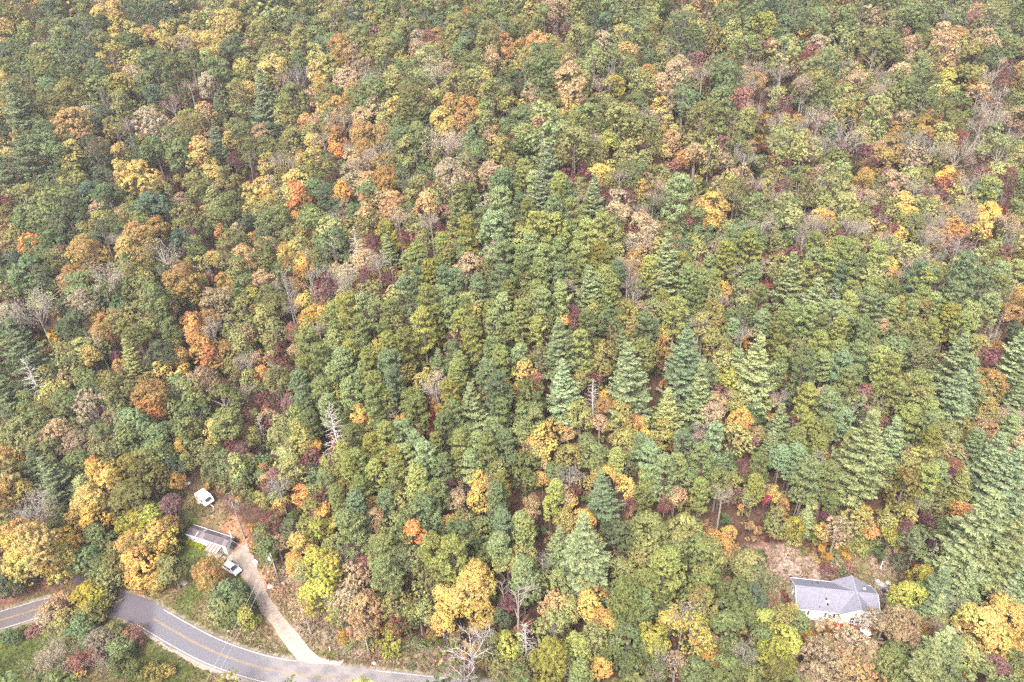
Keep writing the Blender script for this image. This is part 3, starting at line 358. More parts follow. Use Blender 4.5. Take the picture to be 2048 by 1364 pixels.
HOUSE_LOT = [(p.x, p.y) for p in pts((1478, 1108), (1560, 1092), (1700, 1108), (1780, 1104), (1815, 1150), (1800, 1200), (1795, 1262), (1640, 1290), (1545, 1275), (1512, 1200))]
def clearing(x, y):
    return in_poly(x, y, YARD) | in_poly(x, y, HOUSE_LOT) | (dist_line(x, y, ROAD) < 4.2) | (dist_line(x, y, SIDE) < 2.2)

gx = np.concatenate([np.linspace(-1500, -220, 26), np.arange(-205, -110, 5.0), np.arange(-107, 107.1, 0.65), np.arange(110, 206, 5.0), np.linspace(220, 1500, 26)])
gy = np.concatenate([np.linspace(-400, 30, 14), np.arange(38, 54, 3.0), np.arange(55, 124, 0.65), np.arange(126, 330, 3.0), np.linspace(340, 2200, 40)])
GX, GY = np.meshgrid(gx, gy)
GZ = terrain(GX, GY)
near = clearing(GX, GY)
rough = sum(np.sin(GX * f + a) * np.cos(GY * f * 1.1 + b) / k for f, a, b, k in ((0.9, 0, 1, 1), (1.9, 2, .3, 2), (3.7, 1, 2, 3)))
GZ = GZ + rough * 0.05
noise = lambda f, s: 0.5 + 0.25 * (np.sin(GX * f + s + 1.7 * np.sin(GY * f * 0.7 + s)) + np.cos(GY * f * 1.13 - s + 1.3 * np.sin(GX * f * 0.8)))
C = np.zeros(GX.shape + (3,))
C[:] = (0.105, 0.062, 0.046)                                  # leaf litter under the trees
def lay(mask, c, amt=1.0):
    m = (np.clip(mask, 0, 1) * amt)[..., None]
    C[:] = C * (1 - m) + np.array(c) * m
inY = in_poly(GX, GY, YARD).astype(float); inH = in_poly(GX, GY, HOUSE_LOT).astype(float)
n1, n2, n3 = noise(0.23, 1.0), noise(0.61, 4.0), noise(1.45, 2.2)
lay(inY, (0.205, 0.150, 0.088))                               # thin dry grass
lay(inY * sstep(0.42, 0.7, n1 * 0.6 + n2 * 0.4), (0.125, 0.135, 0.045), 0.85)
lay(inH, (0.24, 0.165, 0.095)); lay(inH * sstep(0.45, 0.65, n2), (0.14, 0.145, 0.05), 0.8)
def blob(u, v, r, c, amt=1.0, ry=None):
    p = at(u, v); q = ((GX - p.x) / r) ** 2 + ((GY - p.y) / (ry or r)) ** 2
    lay((1 - sstep(0.35, 1.25, q + 0.7 * (n2 - 0.5) + 0.6 * (n3 - 0.5))), c, amt)
GREEN, DRY, CLAY, RED, BANK, STRAW = (0.115, 0.150, 0.042), (0.27, 0.185, 0.11), (0.50, 0.245, 0.145), (0.215, 0.105, 0.085), (0.335, 0.25, 0.205), (0.33, 0.26, 0.165)
for u, v, r, c, a in ((395, 1025, 3.5, GREEN, .8), (372, 1010, 2.5, GREEN, .6), (385, 990, 4, DRY, .55), (420, 1025, 3, DRY, .7), (360, 1100, 4, GREEN, .9), (395, 1120, 3.5, GREEN, .8), (480, 1075, 2.5, CLAY, .55), (462, 1052, 2.2, CLAY, .7), (500, 1095, 1.6, CLAY, .6),
        (531, 1148, 2.0, CLAY, 1), (536, 1162, 1.6, CLAY, .8), (565, 1182, 2.0, CLAY, .7), (585, 1192, 1.6, CLAY, .6), (575, 1145, 3.0, BANK, .9), (600, 1180, 3, DRY, .8), (430, 1175, 4, DRY, .8), (395, 1160, 3, DRY, .6),
        (390, 1190, 3.2, GREEN, .95), (375, 1215, 3, GREEN, .7), (420, 1225, 4, DRY, .9), (470, 1265, 4, STRAW, .7), (440, 1245, 3, STRAW, .5), (545, 1290, 4, STRAW, .7), (500, 1300, 4, GREEN, .6), (570, 1318, 3, GREEN, .6), (300, 1190, 5, DRY, .9), (250, 1175, 4, DRY, .7),
        (40, 1195, 6, RED, 1), (100, 1182, 5, RED, 1), (-10, 1205, 5, RED, 1), (150, 1165, 3, RED, .7), (20, 1290, 7, GREEN, .9), (60, 1330, 7, GREEN, .9), (15, 1350, 7, GREEN, 1), (310, 1290, 6, GREEN, .95), (350, 1320, 6, GREEN, .9), (290, 1260, 4, GREEN, .7), (400, 1345, 6, GREEN, .8), (430, 1360, 5, DRY, .4), (265, 1245, 2.5, RED, .6), (275, 1300, 3, RED, .4),
        (625, 1245, 3.5, BANK, .9), (660, 1262, 4, BANK, 1), (700, 1285, 4, BANK, .9), (640, 1275, 3, STRAW, .7), (740, 1318, 5, BANK, .9), (800, 1328, 5, STRAW, .8), (850, 1338, 5, BANK, .9), (720, 1305, 4, BANK, .8), (780, 1310, 4, RED, .5), (880, 1345, 4, RED, .5), (690, 1240, 3, RED, .5),
        (1500, 1120, 4, BANK, 1), (1535, 1130, 5, BANK, 1), (1580, 1135, 5, BANK, 1), (1620, 1140, 4, BANK, .9), (1650, 1130, 3, BANK, .8), (1690, 1125, 3, STRAW, .6), (1735, 1135, 4, DRY, .9), (1770, 1120, 4, BANK, .7), (1720, 1150, 3, GREEN, .6), (1545, 1165, 3, GREEN, .8), (1540, 1200, 3, DRY, .8), (1600, 1255, 4, DRY, .8), (1570, 1135, 2, (0.42, 0.34, 0.30), .7), (1770, 1185, 3, (0.3, 0.28, 0.25), .8), (1510, 1105, 4, RED, .5)):
    blob(u, v, r, c, a)
dr = dist_line(GX, GY, ROAD)
lay(sstep(4.9, 3.6, dr) * (0.5 + 0.5 * sstep(0.3, 0.6, n2)), (0.135, 0.145, 0.05), 0.85)
lay(sstep(3.4, 2.9, dr), (0.33, 0.27, 0.22), 0.8)
C *= 0.52 * (0.82 + 0.36 * n3)[..., None]
nx, ny = len(gx), len(gy)
idx = np.arange(nx * ny).reshape(ny, nx)
Qg = np.stack([idx[:-1, :-1], idx[:-1, 1:], idx[1:, 1:], idx[1:, :-1]], -1).reshape(-1, 4)

gm, nt, N, L, P = nodes('ground_cover')
at_ = N.new('ShaderNodeAttribute'); at_.attribute_name = 'soil'
geo = N.new('ShaderNodeNewGeometry')
na = N.new('ShaderNodeTexNoise'); na.inputs['Scale'].default_value = 1.6; na.inputs['Detail'].default_value = 10; na.inputs['Roughness'].default_value = 0.75
L.new(geo.outputs['Position'], na.inputs['Vector'])
vo = N.new('ShaderNodeTexVoronoi'); vo.inputs['Scale'].default_value = 3.2
L.new(geo.outputs['Position'], vo.inputs['Vector'])
mr = N.new('ShaderNodeMapRange'); mr.inputs[1].default_value = 0.3; mr.inputs[2].default_value = 0.72; mr.inputs[3].default_value = 0.5; mr.inputs[4].default_value = 1.5
L.new(na.outputs[0], mr.inputs[0])
sx = N.new('ShaderNodeSeparateColor'); L.new(vo.outputs['Color'], sx.inputs[0])
mr2 = N.new('ShaderNodeMapRange'); mr2.inputs[3].default_value = 0.7; mr2.inputs[4].default_value = 1.35
L.new(sx.outputs[0], mr2.inputs[0])
mm = N.new('ShaderNodeMath'); mm.operation = 'MULTIPLY'; L.new(mr.outputs[0], mm.inputs[0]); L.new(mr2.outputs[0], mm.inputs[1])
vm = N.new('ShaderNodeVectorMath'); vm.operation = 'SCALE'; L.new(at_.outputs['Color'], vm.inputs[0]); L.new(mm.outputs[0], vm.inputs['Scale'])
L.new(vm.outputs[0], P.inputs['Base Color']); P.inputs['Roughness'].default_value = 1.0; P.inputs['Specular IOR Level'].default_value = 0.05
bp = N.new('ShaderNodeBump'); bp.inputs['Strength'].default_value = 0.6; bp.inputs['Distance'].default_value = 0.15; L.new(na.outputs[0], bp.inputs['Height']); L.new(bp.outputs[0], P.inputs['Normal'])
gmesh = mesh_np('ground', np.stack([GX, GY, GZ], -1).reshape(-1, 3), Qg, [gm], smooth=True)
ga = gmesh.attributes.new('soil', 'FLOAT_COLOR', 'POINT')
ga.data.foreach_set('color', np.concatenate([C.reshape(-1, 3), np.ones((nx * ny, 1))], 1).astype(np.float32).ravel())
ground = tag(link('ground', gmesh), kind='structure')

# ------------------------------------------------------------------ road, driveway, markings
def ribbon(name, line, wl, wr, dz, mat, cross=7, colour=None, crown=0.05, s0=0, s1=None, edge_noise=0.0, parent=None):
    line = line[s0:s1]
    T = unit2(np.gradient(line, axis=0)); Nn = np.stack([T[:, 1], -T[:, 0]], 1)
    n = len(line)
    wl = np.broadcast_to(wl, n); wr = np.broadcast_to(wr, n)
    if edge_noise:
        wl = wl + edge_noise * np.convolve(RNG.normal(size=n), np.ones(3) / 2, 'same'); wr = wr + edge_noise * np.convolve(RNG.normal(size=n), np.ones(3) / 2, 'same')
    V = []
    for j in range(cross):
        f = j / (cross - 1)
        off = -wl * (1 - f) + wr * f
        p = line + Nn * off[:, None]
        z = terrain(p[:, 0], p[:, 1]) + dz + crown * (1 - (2 * f - 1) ** 2)
        V.append(np.column_stack([p, z]))
    V = np.stack(V, 1).reshape(-1, 3)
    I = np.arange(n * cross).reshape(n, cross)
    Q = np.stack([I[:-1, :-1], I[:-1, 1:], I[1:, 1:], I[1:, :-1]], -1).reshape(-1, 4)
    m = mesh_np(name, V, Q, [mat], smooth=True)
    if colour is not None:
        a = m.attributes.new('soil', 'FLOAT_COLOR', 'POINT')
        a.data.foreach_set('color', np.concatenate([colour(V), np.ones((len(V), 1))], 1).astype(np.float32).ravel())
    return link(name, m, parent)
def unit2(a):
    return a / np.maximum(np.linalg.norm(a, axis=1, keepdims=True), 1e-9)
def surf(name, scale, lo, hi, rough=0.9, speck=None):
    m, nt, N, L, P = nodes(name)
    a = N.new('ShaderNodeAttribute'); a.attribute_name = 'soil'
    g = N.new('ShaderNodeNewGeometry'); no = N.new('ShaderNodeTexNoise')
    no.inputs['Scale'].default_value = scale; no.inputs['Detail'].default_value = 9; no.inputs['Roughness'].default_value = 0.7
    L.new(g.outputs['Position'], no.inputs['Vector'])
    mr = N.new('ShaderNodeMapRange'); mr.inputs[1].default_value = 0.32; mr.inputs[2].default_value = 0.68; mr.inputs[3].default_value = lo; mr.inputs[4].default_value = hi
    L.new(no.outputs[0], mr.inputs[0])
    vm = N.new('ShaderNodeVectorMath'); vm.operation = 'SCALE'; L.new(a.outputs['Color'], vm.inputs[0]); L.new(mr.outputs[0], vm.inputs['Scale'])
    c = vm.outputs[0]
    if speck:
        n2_ = N.new('ShaderNodeTexNoise'); n2_.inputs['Scale'].default_value = 0.9; n2_.inputs['Detail'].default_value = 12; n2_.inputs['Roughness'].default_value = 0.8
        L.new(g.outputs['Position'], n2_.inputs['Vector'])
        r2 = N.new('ShaderNodeMapRange'); r2.inputs[1].default_value = 0.55; r2.inputs[2].default_value = 0.7; r2.inputs[4].default_value = 0.55
        L.new(n2_.outputs[0], r2.inputs[0])
        mx = N.new('ShaderNodeMix'); mx.data_type = 'RGBA'; L.new(r2.outputs[0], mx.inputs[0]); L.new(c, mx.inputs[6]); mx.inputs[7].default_value = speck + (1,)
        c = mx.outputs[2]
    L.new(c, P.inputs['Base Color']); P.inputs['Roughness'].default_value = rough; P.inputs['Specular IOR Level'].default_value = 0.2
    return m
ASPH = surf('asphalt', 6.0, 0.8, 1.2, 0.85, (0.13, 0.12, 0.12))
GRAV = surf('gravel', 2.2, 0.72, 1.25, 1.0)
def px_u(V):
    return to_pix(V)[0]
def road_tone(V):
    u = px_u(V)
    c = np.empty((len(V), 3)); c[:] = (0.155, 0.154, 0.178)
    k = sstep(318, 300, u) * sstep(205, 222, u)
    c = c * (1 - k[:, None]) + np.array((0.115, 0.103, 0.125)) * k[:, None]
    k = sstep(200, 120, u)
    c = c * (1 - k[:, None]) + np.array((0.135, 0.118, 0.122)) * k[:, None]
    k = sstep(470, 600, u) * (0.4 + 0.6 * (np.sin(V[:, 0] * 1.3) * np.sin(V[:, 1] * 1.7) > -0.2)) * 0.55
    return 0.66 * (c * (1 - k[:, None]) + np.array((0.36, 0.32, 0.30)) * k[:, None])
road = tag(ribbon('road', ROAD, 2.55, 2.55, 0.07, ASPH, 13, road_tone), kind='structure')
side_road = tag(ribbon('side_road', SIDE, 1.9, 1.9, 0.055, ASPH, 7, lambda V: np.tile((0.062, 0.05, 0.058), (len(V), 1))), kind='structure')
nd = len(DRIVE); fr = np.linspace(0, 1, nd)
dw = 1.35 + 3.2 * np.clip(1 - fr / 0.13, 0, 1) ** 1.5 + 0.9 * sstep(0.75, 0.95, fr)
def drive_tone(V):
    f = np.repeat(fr, 9)[:len(V)]; j = np.tile(np.arange(9), nd)[:len(V)]
    c = np.array((0.62, 0.53, 0.44)) * (1 - sstep(0.15, 0.5, f))[:, None] + np.array((0.38, 0.315, 0.27)) * sstep(0.15, 0.5, f)[:, None]
    strip = (1 - np.exp(-((j - 4) / 1.1) ** 2) * 0.28 * (0.5 + 0.5 * np.sin(f * 90)))[:, None]
    return 0.5 * c * strip
driveway = tag(ribbon('driveway', DRIVE, dw, dw, 0.052, GRAV, 9, drive_tone, 0.03, edge_noise=0.12), kind='structure')
YEL = plain('yellow_line_paint', (0.22, 0.155, 0.075), 0.8, var=0.25, scale=1.5)
WHT = plain('white_line_paint', (0.27, 0.255, 0.245), 0.8, var=0.3, scale=1.5)
ru = px_u(np.column_stack([ROAD, np.zeros(len(ROAD))]))
i_a = int(np.argmax(ru > 165)); i_b = int(np.argmax(ru > 305)); i_c = int(np.argmax(ru > 585)); i_d = int(np.argmax(ru > 735)); i_e = int(np.argmax(ru > 290))
def off_line(o): 
    T = unit2(np.gradient(ROAD, axis=0)); return ROAD + np.stack([T[:, 1], -T[:, 0]], 1) * o
for o in (-0.11, 0.11):
    for a, b in ((0, i_a), (i_b, None)):
        tag(ribbon('centre_line', off_line(o), 0.05, 0.05, 0.125, YEL, 2, None, 0.0, a, b, parent=road), kind=None)
for o, spans in ((-2.3, ((0, i_a), (i_b, i_c), (i_d, None))), (2.3, ((0, i_a - 4), (i_e, None)))):
    for a, b in spans:
        ribbon('edge_line', off_line(o), 0.09, 0.09, 0.095, WHT, 2, None, 0.0, a, b, parent=road)
shoulder = tag(ribbon('gravel_shoulder', off_line(2.85), 0.42, 0.5, 0.045, GRAV, 4, lambda V: np.tile((0.22, 0.19, 0.165), (len(V), 1)), 0.0, i_e, None, edge_noise=0.18), kind='structure')
# ------------------------------------------------------------------ tree shapes (built once, shared by all trees alike)
def unit(a):
    return a / np.maximum(np.linalg.norm(a, axis=-1, keepdims=True), 1e-6)
def rand_dir(n, up=0.0):
    d = RNG.normal(size=(n, 3)); d[:, 2] += up
    return unit(d)
def leaf_quads(P, Nrm, L, W, axis=None):
    """diamond leaf sprays: centre, facing, length, width (arrays)"""
    n = len(P)
    t = axis if axis is not None else RNG.normal(size=(n, 3))
    t = unit(t - (t * Nrm).sum(1, keepdims=True) * Nrm)
    b = np.cross(Nrm, t)
    L = np.broadcast_to(L, (n,))[:, None] / 2; W = np.broadcast_to(W, (n,))[:, None] / 2
    sk = RNG.uniform(-0.25, 0.25, (n, 1))
    V = np.stack([P - t * L, P + b * W + t * L * sk, P + t * L, P - b * W + t * L * sk], 1).reshape(-1, 3)
    return V, np.arange(4 * n).reshape(-1, 4)
class Shape:
    def __init__(s): s.V = []; s.Q = []; s.m = []; s.tone = []; s.lobe = []; s.n = 0
    def add(s, V, Q, mat, tone, lobe=0.5):
        s.V.append(V); s.Q.append(np.asarray(Q) + s.n); s.n += len(V)
        s.m.append(np.full(len(Q), mat)); s.tone.append(np.broadcast_to(tone, (len(Q),)).astype(float)); s.lobe.append(np.broadcast_to(np.clip(lobe, 0, 1), (len(Q),)).astype(float))
    def tube(s, pts, radii, k=4, mat=1):
        pts = np.asarray(pts, float); radii = np.asarray(radii, float)
        d = unit(np.gradient(pts, axis=0))
        u = unit(np.cross(d, np.array([0.13, 0.97, 0.2]))); v = np.cross(d, u)
        a = np.arange(k) * 2 * math.pi / k
        V = (pts[:, None] + radii[:, None, None] * (np.cos(a)[None, :, None] * u[:, None] + np.sin(a)[None, :, None] * v[:, None])).reshape(-1, 3)
        Q = []
        for i in range(len(pts) - 1):
            for j in range(k):
                b = (j + 1) % k
                Q.append((i * k + j, i * k + b, (i + 1) * k + b, (i + 1) * k + j))
        s.add(V, np.array(Q), mat, 0.5)
    def mesh(s, name, mats):
        return mesh_np(name, np.concatenate(s.V), np.concatenate(s.Q), mats, np.concatenate(s.m), {'tone': np.concatenate(s.tone), 'lobe': np.concatenate(s.lobe)})
    def arrays(s):
        return np.concatenate(s.V), np.concatenate(s.Q), np.concatenate(s.m), np.concatenate(s.tone)
def bend(p0, p1, sag=0.0, n=4, wob=0.08):
    p0 = np.asarray(p0, float); p1 = np.asarray(p1, float)
    t = np.linspace(0, 1, n)[:, None]
    L = np.linalg.norm(p1 - p0)
    P = p0 + (p1 - p0) * t + RNG.normal(size=(n, 3)) * wob * L * np.sin(math.pi * t)
    P[:, 2] += sag * L * np.sin(math.pi * t[:, 0])
    return P

def broadleaf(asp=1.1, lobes=13, tufts=520, per=16, ls=0.36, openness=0.12, low=-0.75, limbs=9, top=0.0, bark=1):
    """crown 10 m wide, asp*10 m high, centred on its middle: lobes carried by limbs, each covered in leaf tufts with gaps between"""
    S = Shape(); h = asp * 5.0; E = np.array([5.0, 5.0, h])
    C, rad, dirs = [], [], []
    for i in range(lobes * 30):
        if len(C) >= lobes: break
        d = rand_dir(1, 0.15)[0]
        if d[2] < low: continue
        if dirs and max(np.dot(d, e) for e in dirs) > 1 - 1.25 / lobes: continue
        dirs.append(d)
        r = RNG.uniform(0.46, 0.72)
        taper = 1.0 - top * max(d[2], 0)
        C.append(d * E * r * np.array([taper, taper, 1.0])); rad.append(RNG.uniform(1.5, 2.6) * (13.0 / lobes) ** 0.4)
    C.append(np.array([RNG.normal() * .5, RNG.normal() * .5, h * 0.55])); rad.append(2.0)
    C.append(np.array([RNG.normal() * .5, RNG.normal() * .5, 0])); rad.append(2.4)
    C = np.array(C); rad = np.array(rad)
    nt_ = np.maximum(3, (tufts * rad ** 2 / (rad ** 2).sum())).astype(int)
    for c, r, n in zip(C, rad, nt_):
        out = unit((c / E)[None])[0]
        lt = RNG.normal(0.5, 0.10); lh = RNG.normal(0.5, 0.2)
        d = unit(rand_dir(n) + 0.7 * out + np.array([0, 0, 0.35]))
        rr = r * (1 - 0.35 * RNG.uniform(0, 1, n) ** 2)
        T = c + d * rr[:, None] * np.array([1, 1, 0.85]) + RNG.normal(size=(n, 3)) * 0.14
        keep = RNG.uniform(size=n) > openness
        T, d = T[keep], d[keep]; n = len(T)
        tr = RNG.uniform(0.34, 0.62, n)
        tt = np.clip(lt + RNG.normal(0, 0.17, n), 0, 1)
        q = rand_dir(n * per).reshape(n, per, 3)
        q = unit(q + 0.8 * d[:, None])
        P = (T[:, None] + q * tr[:, None, None] * RNG.uniform(0.45, 1.0, (n, per, 1)) * np.array([1, 1, 0.75])).reshape(-1, 3)
        Nm = unit(q.reshape(-1, 3) * 0.8 + np.repeat(d, per, 0) * 0.5 + np.array([0, 0, 0.25]) + 0.55 * RNG.normal(size=(n * per, 3)))
        V, Q = leaf_quads(P, Nm, ls * RNG.uniform(0.7, 1.4, n * per), ls * RNG.uniform(0.5, 0.95, n * per))
        S.add(V, Q, 0, np.clip(np.repeat(tt, per) + RNG.normal(0, 0.16, n * per), 0, 1), lh - 0.05 * c[2] / h + np.repeat(RNG.normal(0, 0.10, n), per))
    base = np.array([0, 0, -h - 4.0]); fork = np.array([0, 0, -h * 0.6])
    S.tube([base, fork, [RNG.normal() * .2, RNG.normal() * .2, h * 0.45]], [0.24, 0.19, 0.06], 5)
    for i in np.argsort(-rad)[:limbs]:
        p0 = fork + np.array([0, 0, RNG.uniform(-0.1, 0.5) * h])
        e = C[i] + unit((C[i] / E)[None])[0] * rad[i] * 0.6
        S.tube(bend(p0, e, 0.06, 4), np.linspace(0.12, 0.025, 4), 4)
    return S
def layered_pine(ragged=0.3):
    """22 m pine, 12 m wide: whorls of boughs, each a row of brushy plumes, tips turned up"""
    S = Shape()
    z = 2.2
    S.tube([[0, 0, 0], [0.1, 0, 8], [0, .1, 16], [0, 0, 21.6]], [0.30, 0.22, 0.12, 0.03], 5)
    lean = RNG.uniform(0, 6.28)
    while z < 21.8:
        f = (z - 2.0) / 20.0
        nb = 7 if f < 0.75 else 5
        a0 = RNG.uniform(0, 6.28)
        Rz = 6.0 * (1 - f ** 1.25) ** 0.85 * (0.72 + 0.28 * min(1, f / 0.18))
        for i in range(nb):
            a = a0 + i * 6.283 / nb + RNG.normal() * 0.24
            Ln = max(0.5, Rz * RNG.uniform(1 - ragged * 1.5, 1.08) * (1 + 0.14 * math.cos(a - lean)))
            el = R(2 + 38 * f + RNG.normal() * 8)
            out = np.array([math.cos(a), math.sin(a), 0]); side = np.array([-out[1], out[0], 0])
            bt = RNG.normal(0.0, 0.09); zj = RNG.normal() * 0.32
            m = max(3, int(Ln * 2.5))
            for j in range(m):
                t = 0.28 + 0.72 * (j + RNG.uniform(0.3, 1.0)) / m
                lat = RNG.uniform(-1, 1) * (0.30 * Ln * math.sin(min(2.7, math.pi * t)) + 0.08)
                c = np.array([0, 0, z + zj]) + out * (t * Ln * math.cos(el)) + side * lat
                c[2] += t * Ln * math.sin(el) - 0.10 * Ln * math.sin(math.pi * t) * (1 - f) + 0.12 * Ln * t ** 3
                ax0 = unit((out + side * (0.9 * lat / (0.3 * Ln + 0.1)) + np.array([0, 0, 0.45]))[None])[0]
                n = 17
                s_ = RNG.uniform(0.5, 0.85) * (0.7 + 0.3 * min(1, Ln / 3))
                q = RNG.uniform(-0.7, 0.6, n)
                P = c + ax0 * (q * s_)[:, None] + RNG.normal(size=(n, 3)) * np.array([0.15, 0.15, 0.07]) * (1.1 - q[:, None])
                ax = unit(ax0 + 0.5 * RNG.normal(size=(n, 3)))
                Nm = unit(np.array([0, 0, 1.0]) + 0.3 * out + 0.6 * RNG.normal(size=(n, 3)))
                V, Q = leaf_quads(P, Nm, RNG.uniform(0.36, 0.66, n), RNG.uniform(0.12, 0.21, n), ax)
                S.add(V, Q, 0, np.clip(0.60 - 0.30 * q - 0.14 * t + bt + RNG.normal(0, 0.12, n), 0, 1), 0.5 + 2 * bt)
            if i % 2 == 0:
                e = np.array([0, 0, z]) + out * Ln * 0.8 * math.cos(el); e[2] += 0.8 * Ln * math.sin(el)
                S.tube(bend([0, 0, z], e, -0.06, 3, 0.02), [0.06, 0.045, 0.02], 3)
        z += RNG.uniform(0.75, 1.25) * (1.0 if f < 0.85 else 0.6)
    return S
def olive_pine(asp=1.7, puff=0.46, nb=46):
    """pine crown 6 m wide: crooked boughs ending in rounded needle puffs, a domed top"""
    S = Shape(); h = 3.0 * asp
    S.tube([[0, 0, -h - 5], [0.15, 0, 0], [0, 0.1, h * 0.9]], [0.15, 0.1, 0.03], 4)
    for i in range(nb):
        f = (i + RNG.uniform()) / nb
        zc = -h * 0.9 + 1.85 * h * f ** 0.9
        rad = 2.75 * math.sqrt(max(0.05, 1 - (max(zc + 0.25 * h, 0) / (h * 1.22)) ** 2)) * RNG.uniform(0.6, 1.08) * (0.7 + 0.3 * min(1, f / 0.3))
        a = i * 2.4 + RNG.normal() * 0.35
        el = R(6 + 34 * f + RNG.normal() * 9)
        out = np.array([math.cos(a) * math.cos(el), math.sin(a) * math.cos(el), math.sin(el)])
        side = np.array([-math.sin(a), math.cos(a), 0])
        S.tube(bend([0, 0, zc - 0.2], np.array([0, 0, zc]) + out * rad, -0.05, 3, 0.06), [0.055, 0.035, 0.015], 3)
        for k in range(4):
            t = (1.0, 0.86, 0.86, 0.55)[k] * RNG.uniform(0.92, 1.05)
            c = np.array([0, 0, zc]) + out * rad * t + side * ((0, 0.62, -0.62, 0)[k] * RNG.uniform(0.7, 1.3)) + np.array([0, 0, RNG.normal() * 0.12])
            ct = RNG.normal(0.46, 0.12) + (0.15 if k == 3 else 0)  # innermost puff toned darker, inner shade painted into its needles
            n = 34; pr_ = puff * RNG.uniform(0.75, 1.25)
            d = unit(rand_dir(n, 0.35) * np.array([1, 1, 0.8]) + 0.35 * out)
            rr = RNG.uniform(0.25, 1.0, n)
            P = c + d * (rr * pr_)[:, None]
            Nm = unit(d * 0.7 + np.array([0, 0, 0.4]) + 0.5 * RNG.normal(size=(n, 3)))
            V, Q = leaf_quads(P, Nm, RNG.uniform(0.28, 0.46, n), RNG.uniform(0.11, 0.19, n), d + 0.4 * RNG.normal(size=(n, 3)))
            S.add(V, Q, 0, np.clip(ct + 0.16 - 0.26 * rr + RNG.normal(0, 0.10, n), 0, 1), RNG.normal(0.5, 0.13))  # puff centres darkened, tips lightened: shading put into the needle tone for contrast
    return S
def grow(S, p, d, L, r, lvl, tips, spread, k=4, up=0.25):
    n = 4 if lvl else 3
    q = [np.asarray(p, float)]
    dd = np.asarray(d, float)
    for i in range(n):
        dd = unit((dd + RNG.normal(size=3) * 0.13 + np.array([0, 0, up * 0.12]))[None])[0]
        q.append(q[-1] + dd * L / n)
    S.tube(q, np.linspace(r, r * 0.42, n + 1), k)
    if lvl == 0:
        tips.append((q[-1], dd)); tips.append((q[-2], dd)); return
    m = 5 if lvl >= 2 else 4
    for i in range(m):
        t = 0.35 + 0.65 * (i + RNG.uniform()) / m
        j = min(int(t * n), n - 1)
        pt = q[j] + (q[j + 1] - q[j]) * (t * n - j)
        side = unit(np.cross(dd, rand_dir(1)[0])[None])[0]
        nd = unit((dd * (1 - spread * 0.5) + side * spread + np.array([0, 0, up]))[None])[0]
        grow(S, pt, nd, L * RNG.uniform(0.45, 0.68), r * 0.45, lvl - 1, tips, spread, 3, up)
def twiggy(leafy=900, spread=0.85, ls=0.26):
    """crown 10 m wide, open: limbs and twigs show, thin leaves at the tips"""
    S = Shape(); tips = []
    for i in range(7):
        a = i * 0.9 + RNG.normal() * 0.3
        d = unit(np.array([[math.cos(a) * 0.75, math.sin(a) * 0.75, RNG.uniform(0.5, 1.2)]]))[0]
        grow(S, [0, 0, -4.2 + i * 0.25], d, RNG.uniform(4.8, 6.2), 0.14, 2, tips, spread)
    S.tube([[0, 0, -5], [0, 0, -3.4], [0.1, 0.1, -1.5], [0.2, 0, 2.0]], [0.25, 0.2, 0.14, 0.04], 5)
    if leafy:
        T = np.array([t[0] for t in tips]); i = RNG.integers(0, len(T), leafy)
        P = T[i] + RNG.normal(size=(leafy, 3)) * 0.42
        V, Q = leaf_quads(P, rand_dir(leafy, 0.6), ls * RNG.uniform(0.7, 1.4, leafy), ls * RNG.uniform(0.5, 0.9, leafy))
        S.add(V, Q, 0, RNG.uniform(0, 1, leafy))
    return S
def bare_stem():
    """12 m leafless tree: pale slender stem, few upswept branches near the top"""
    S = Shape(); tips = []
    x = RNG.normal(size=2) * 0.25
    top = np.array([x[0], x[1], 12.0])
    S.tube(bend([0, 0, 0], top, 0, 6, 0.012), np.linspace(0.19, 0.04, 6), 5, 0)
    for i in range(9):
        z = RNG.uniform(4.5, 11.3); a = RNG.uniform(0, 6.28)
        d = unit(np.array([[math.cos(a), math.sin(a), RNG.uniform(0.5, 1.4)]]))[0]
        T = Shape()
        grow(T, np.array([x[0], x[1], 0]) * z / 12 + np.array([0, 0, z]), d, RNG.uniform(1.0, 2.6), 0.07, 1, tips, 0.7)
        for V, Q in zip(T.V, T.Q): pass
        V, Q, m, tn = T.arrays(); S.add(V, Q, 0, 0.5)
    return S
def dead_conifer():
    """12 m dead conifer: straight grey stem, long bare side branches with twigs"""
    S = Shape()
    S.tube([[0, 0, 0], [0.05, 0.05, 4], [0, .1, 8], [0.1, 0, 12]], [0.24, 0.18, 0.1, 0.02], 5, 0)
    for i in range(64):
        f = (i + RNG.uniform()) / 64
        z = 1.6 + 10 * f; a = i * 2.4 + RNG.normal() * 0.3
        L = (0.4 + 3.0 * (1 - f) ** 0.75) * RNG.uniform(0.55, 1.1)
        el = R(-6 + 32 * f + RNG.normal() * 9)
        out = np.array([math.cos(a) * math.cos(el), math.sin(a) * math.cos(el), math.sin(el)])
        e = np.array([0, 0, z]) + out * L
        b = bend([0, 0, z], e, 0.05, 4, 0.06)
        S.tube(b, np.linspace(0.055, 0.02, 4), 3, 0)
        for k in range(4):
            t = RNG.uniform(0.3, 0.95); j = min(int(t * 3), 2); p = b[j] + (b[j + 1] - b[j]) * (t * 3 - j)
            sd_ = np.array([-out[1], out[0], RNG.uniform(-0.2, 0.5)]) * RNG.choice([-1, 1]) + out * 0.6
            S.tube([p, p + unit(sd_[None])[0] * L * RNG.uniform(0.15, 0.35)], [0.022, 0.01], 3, 0)
    return S

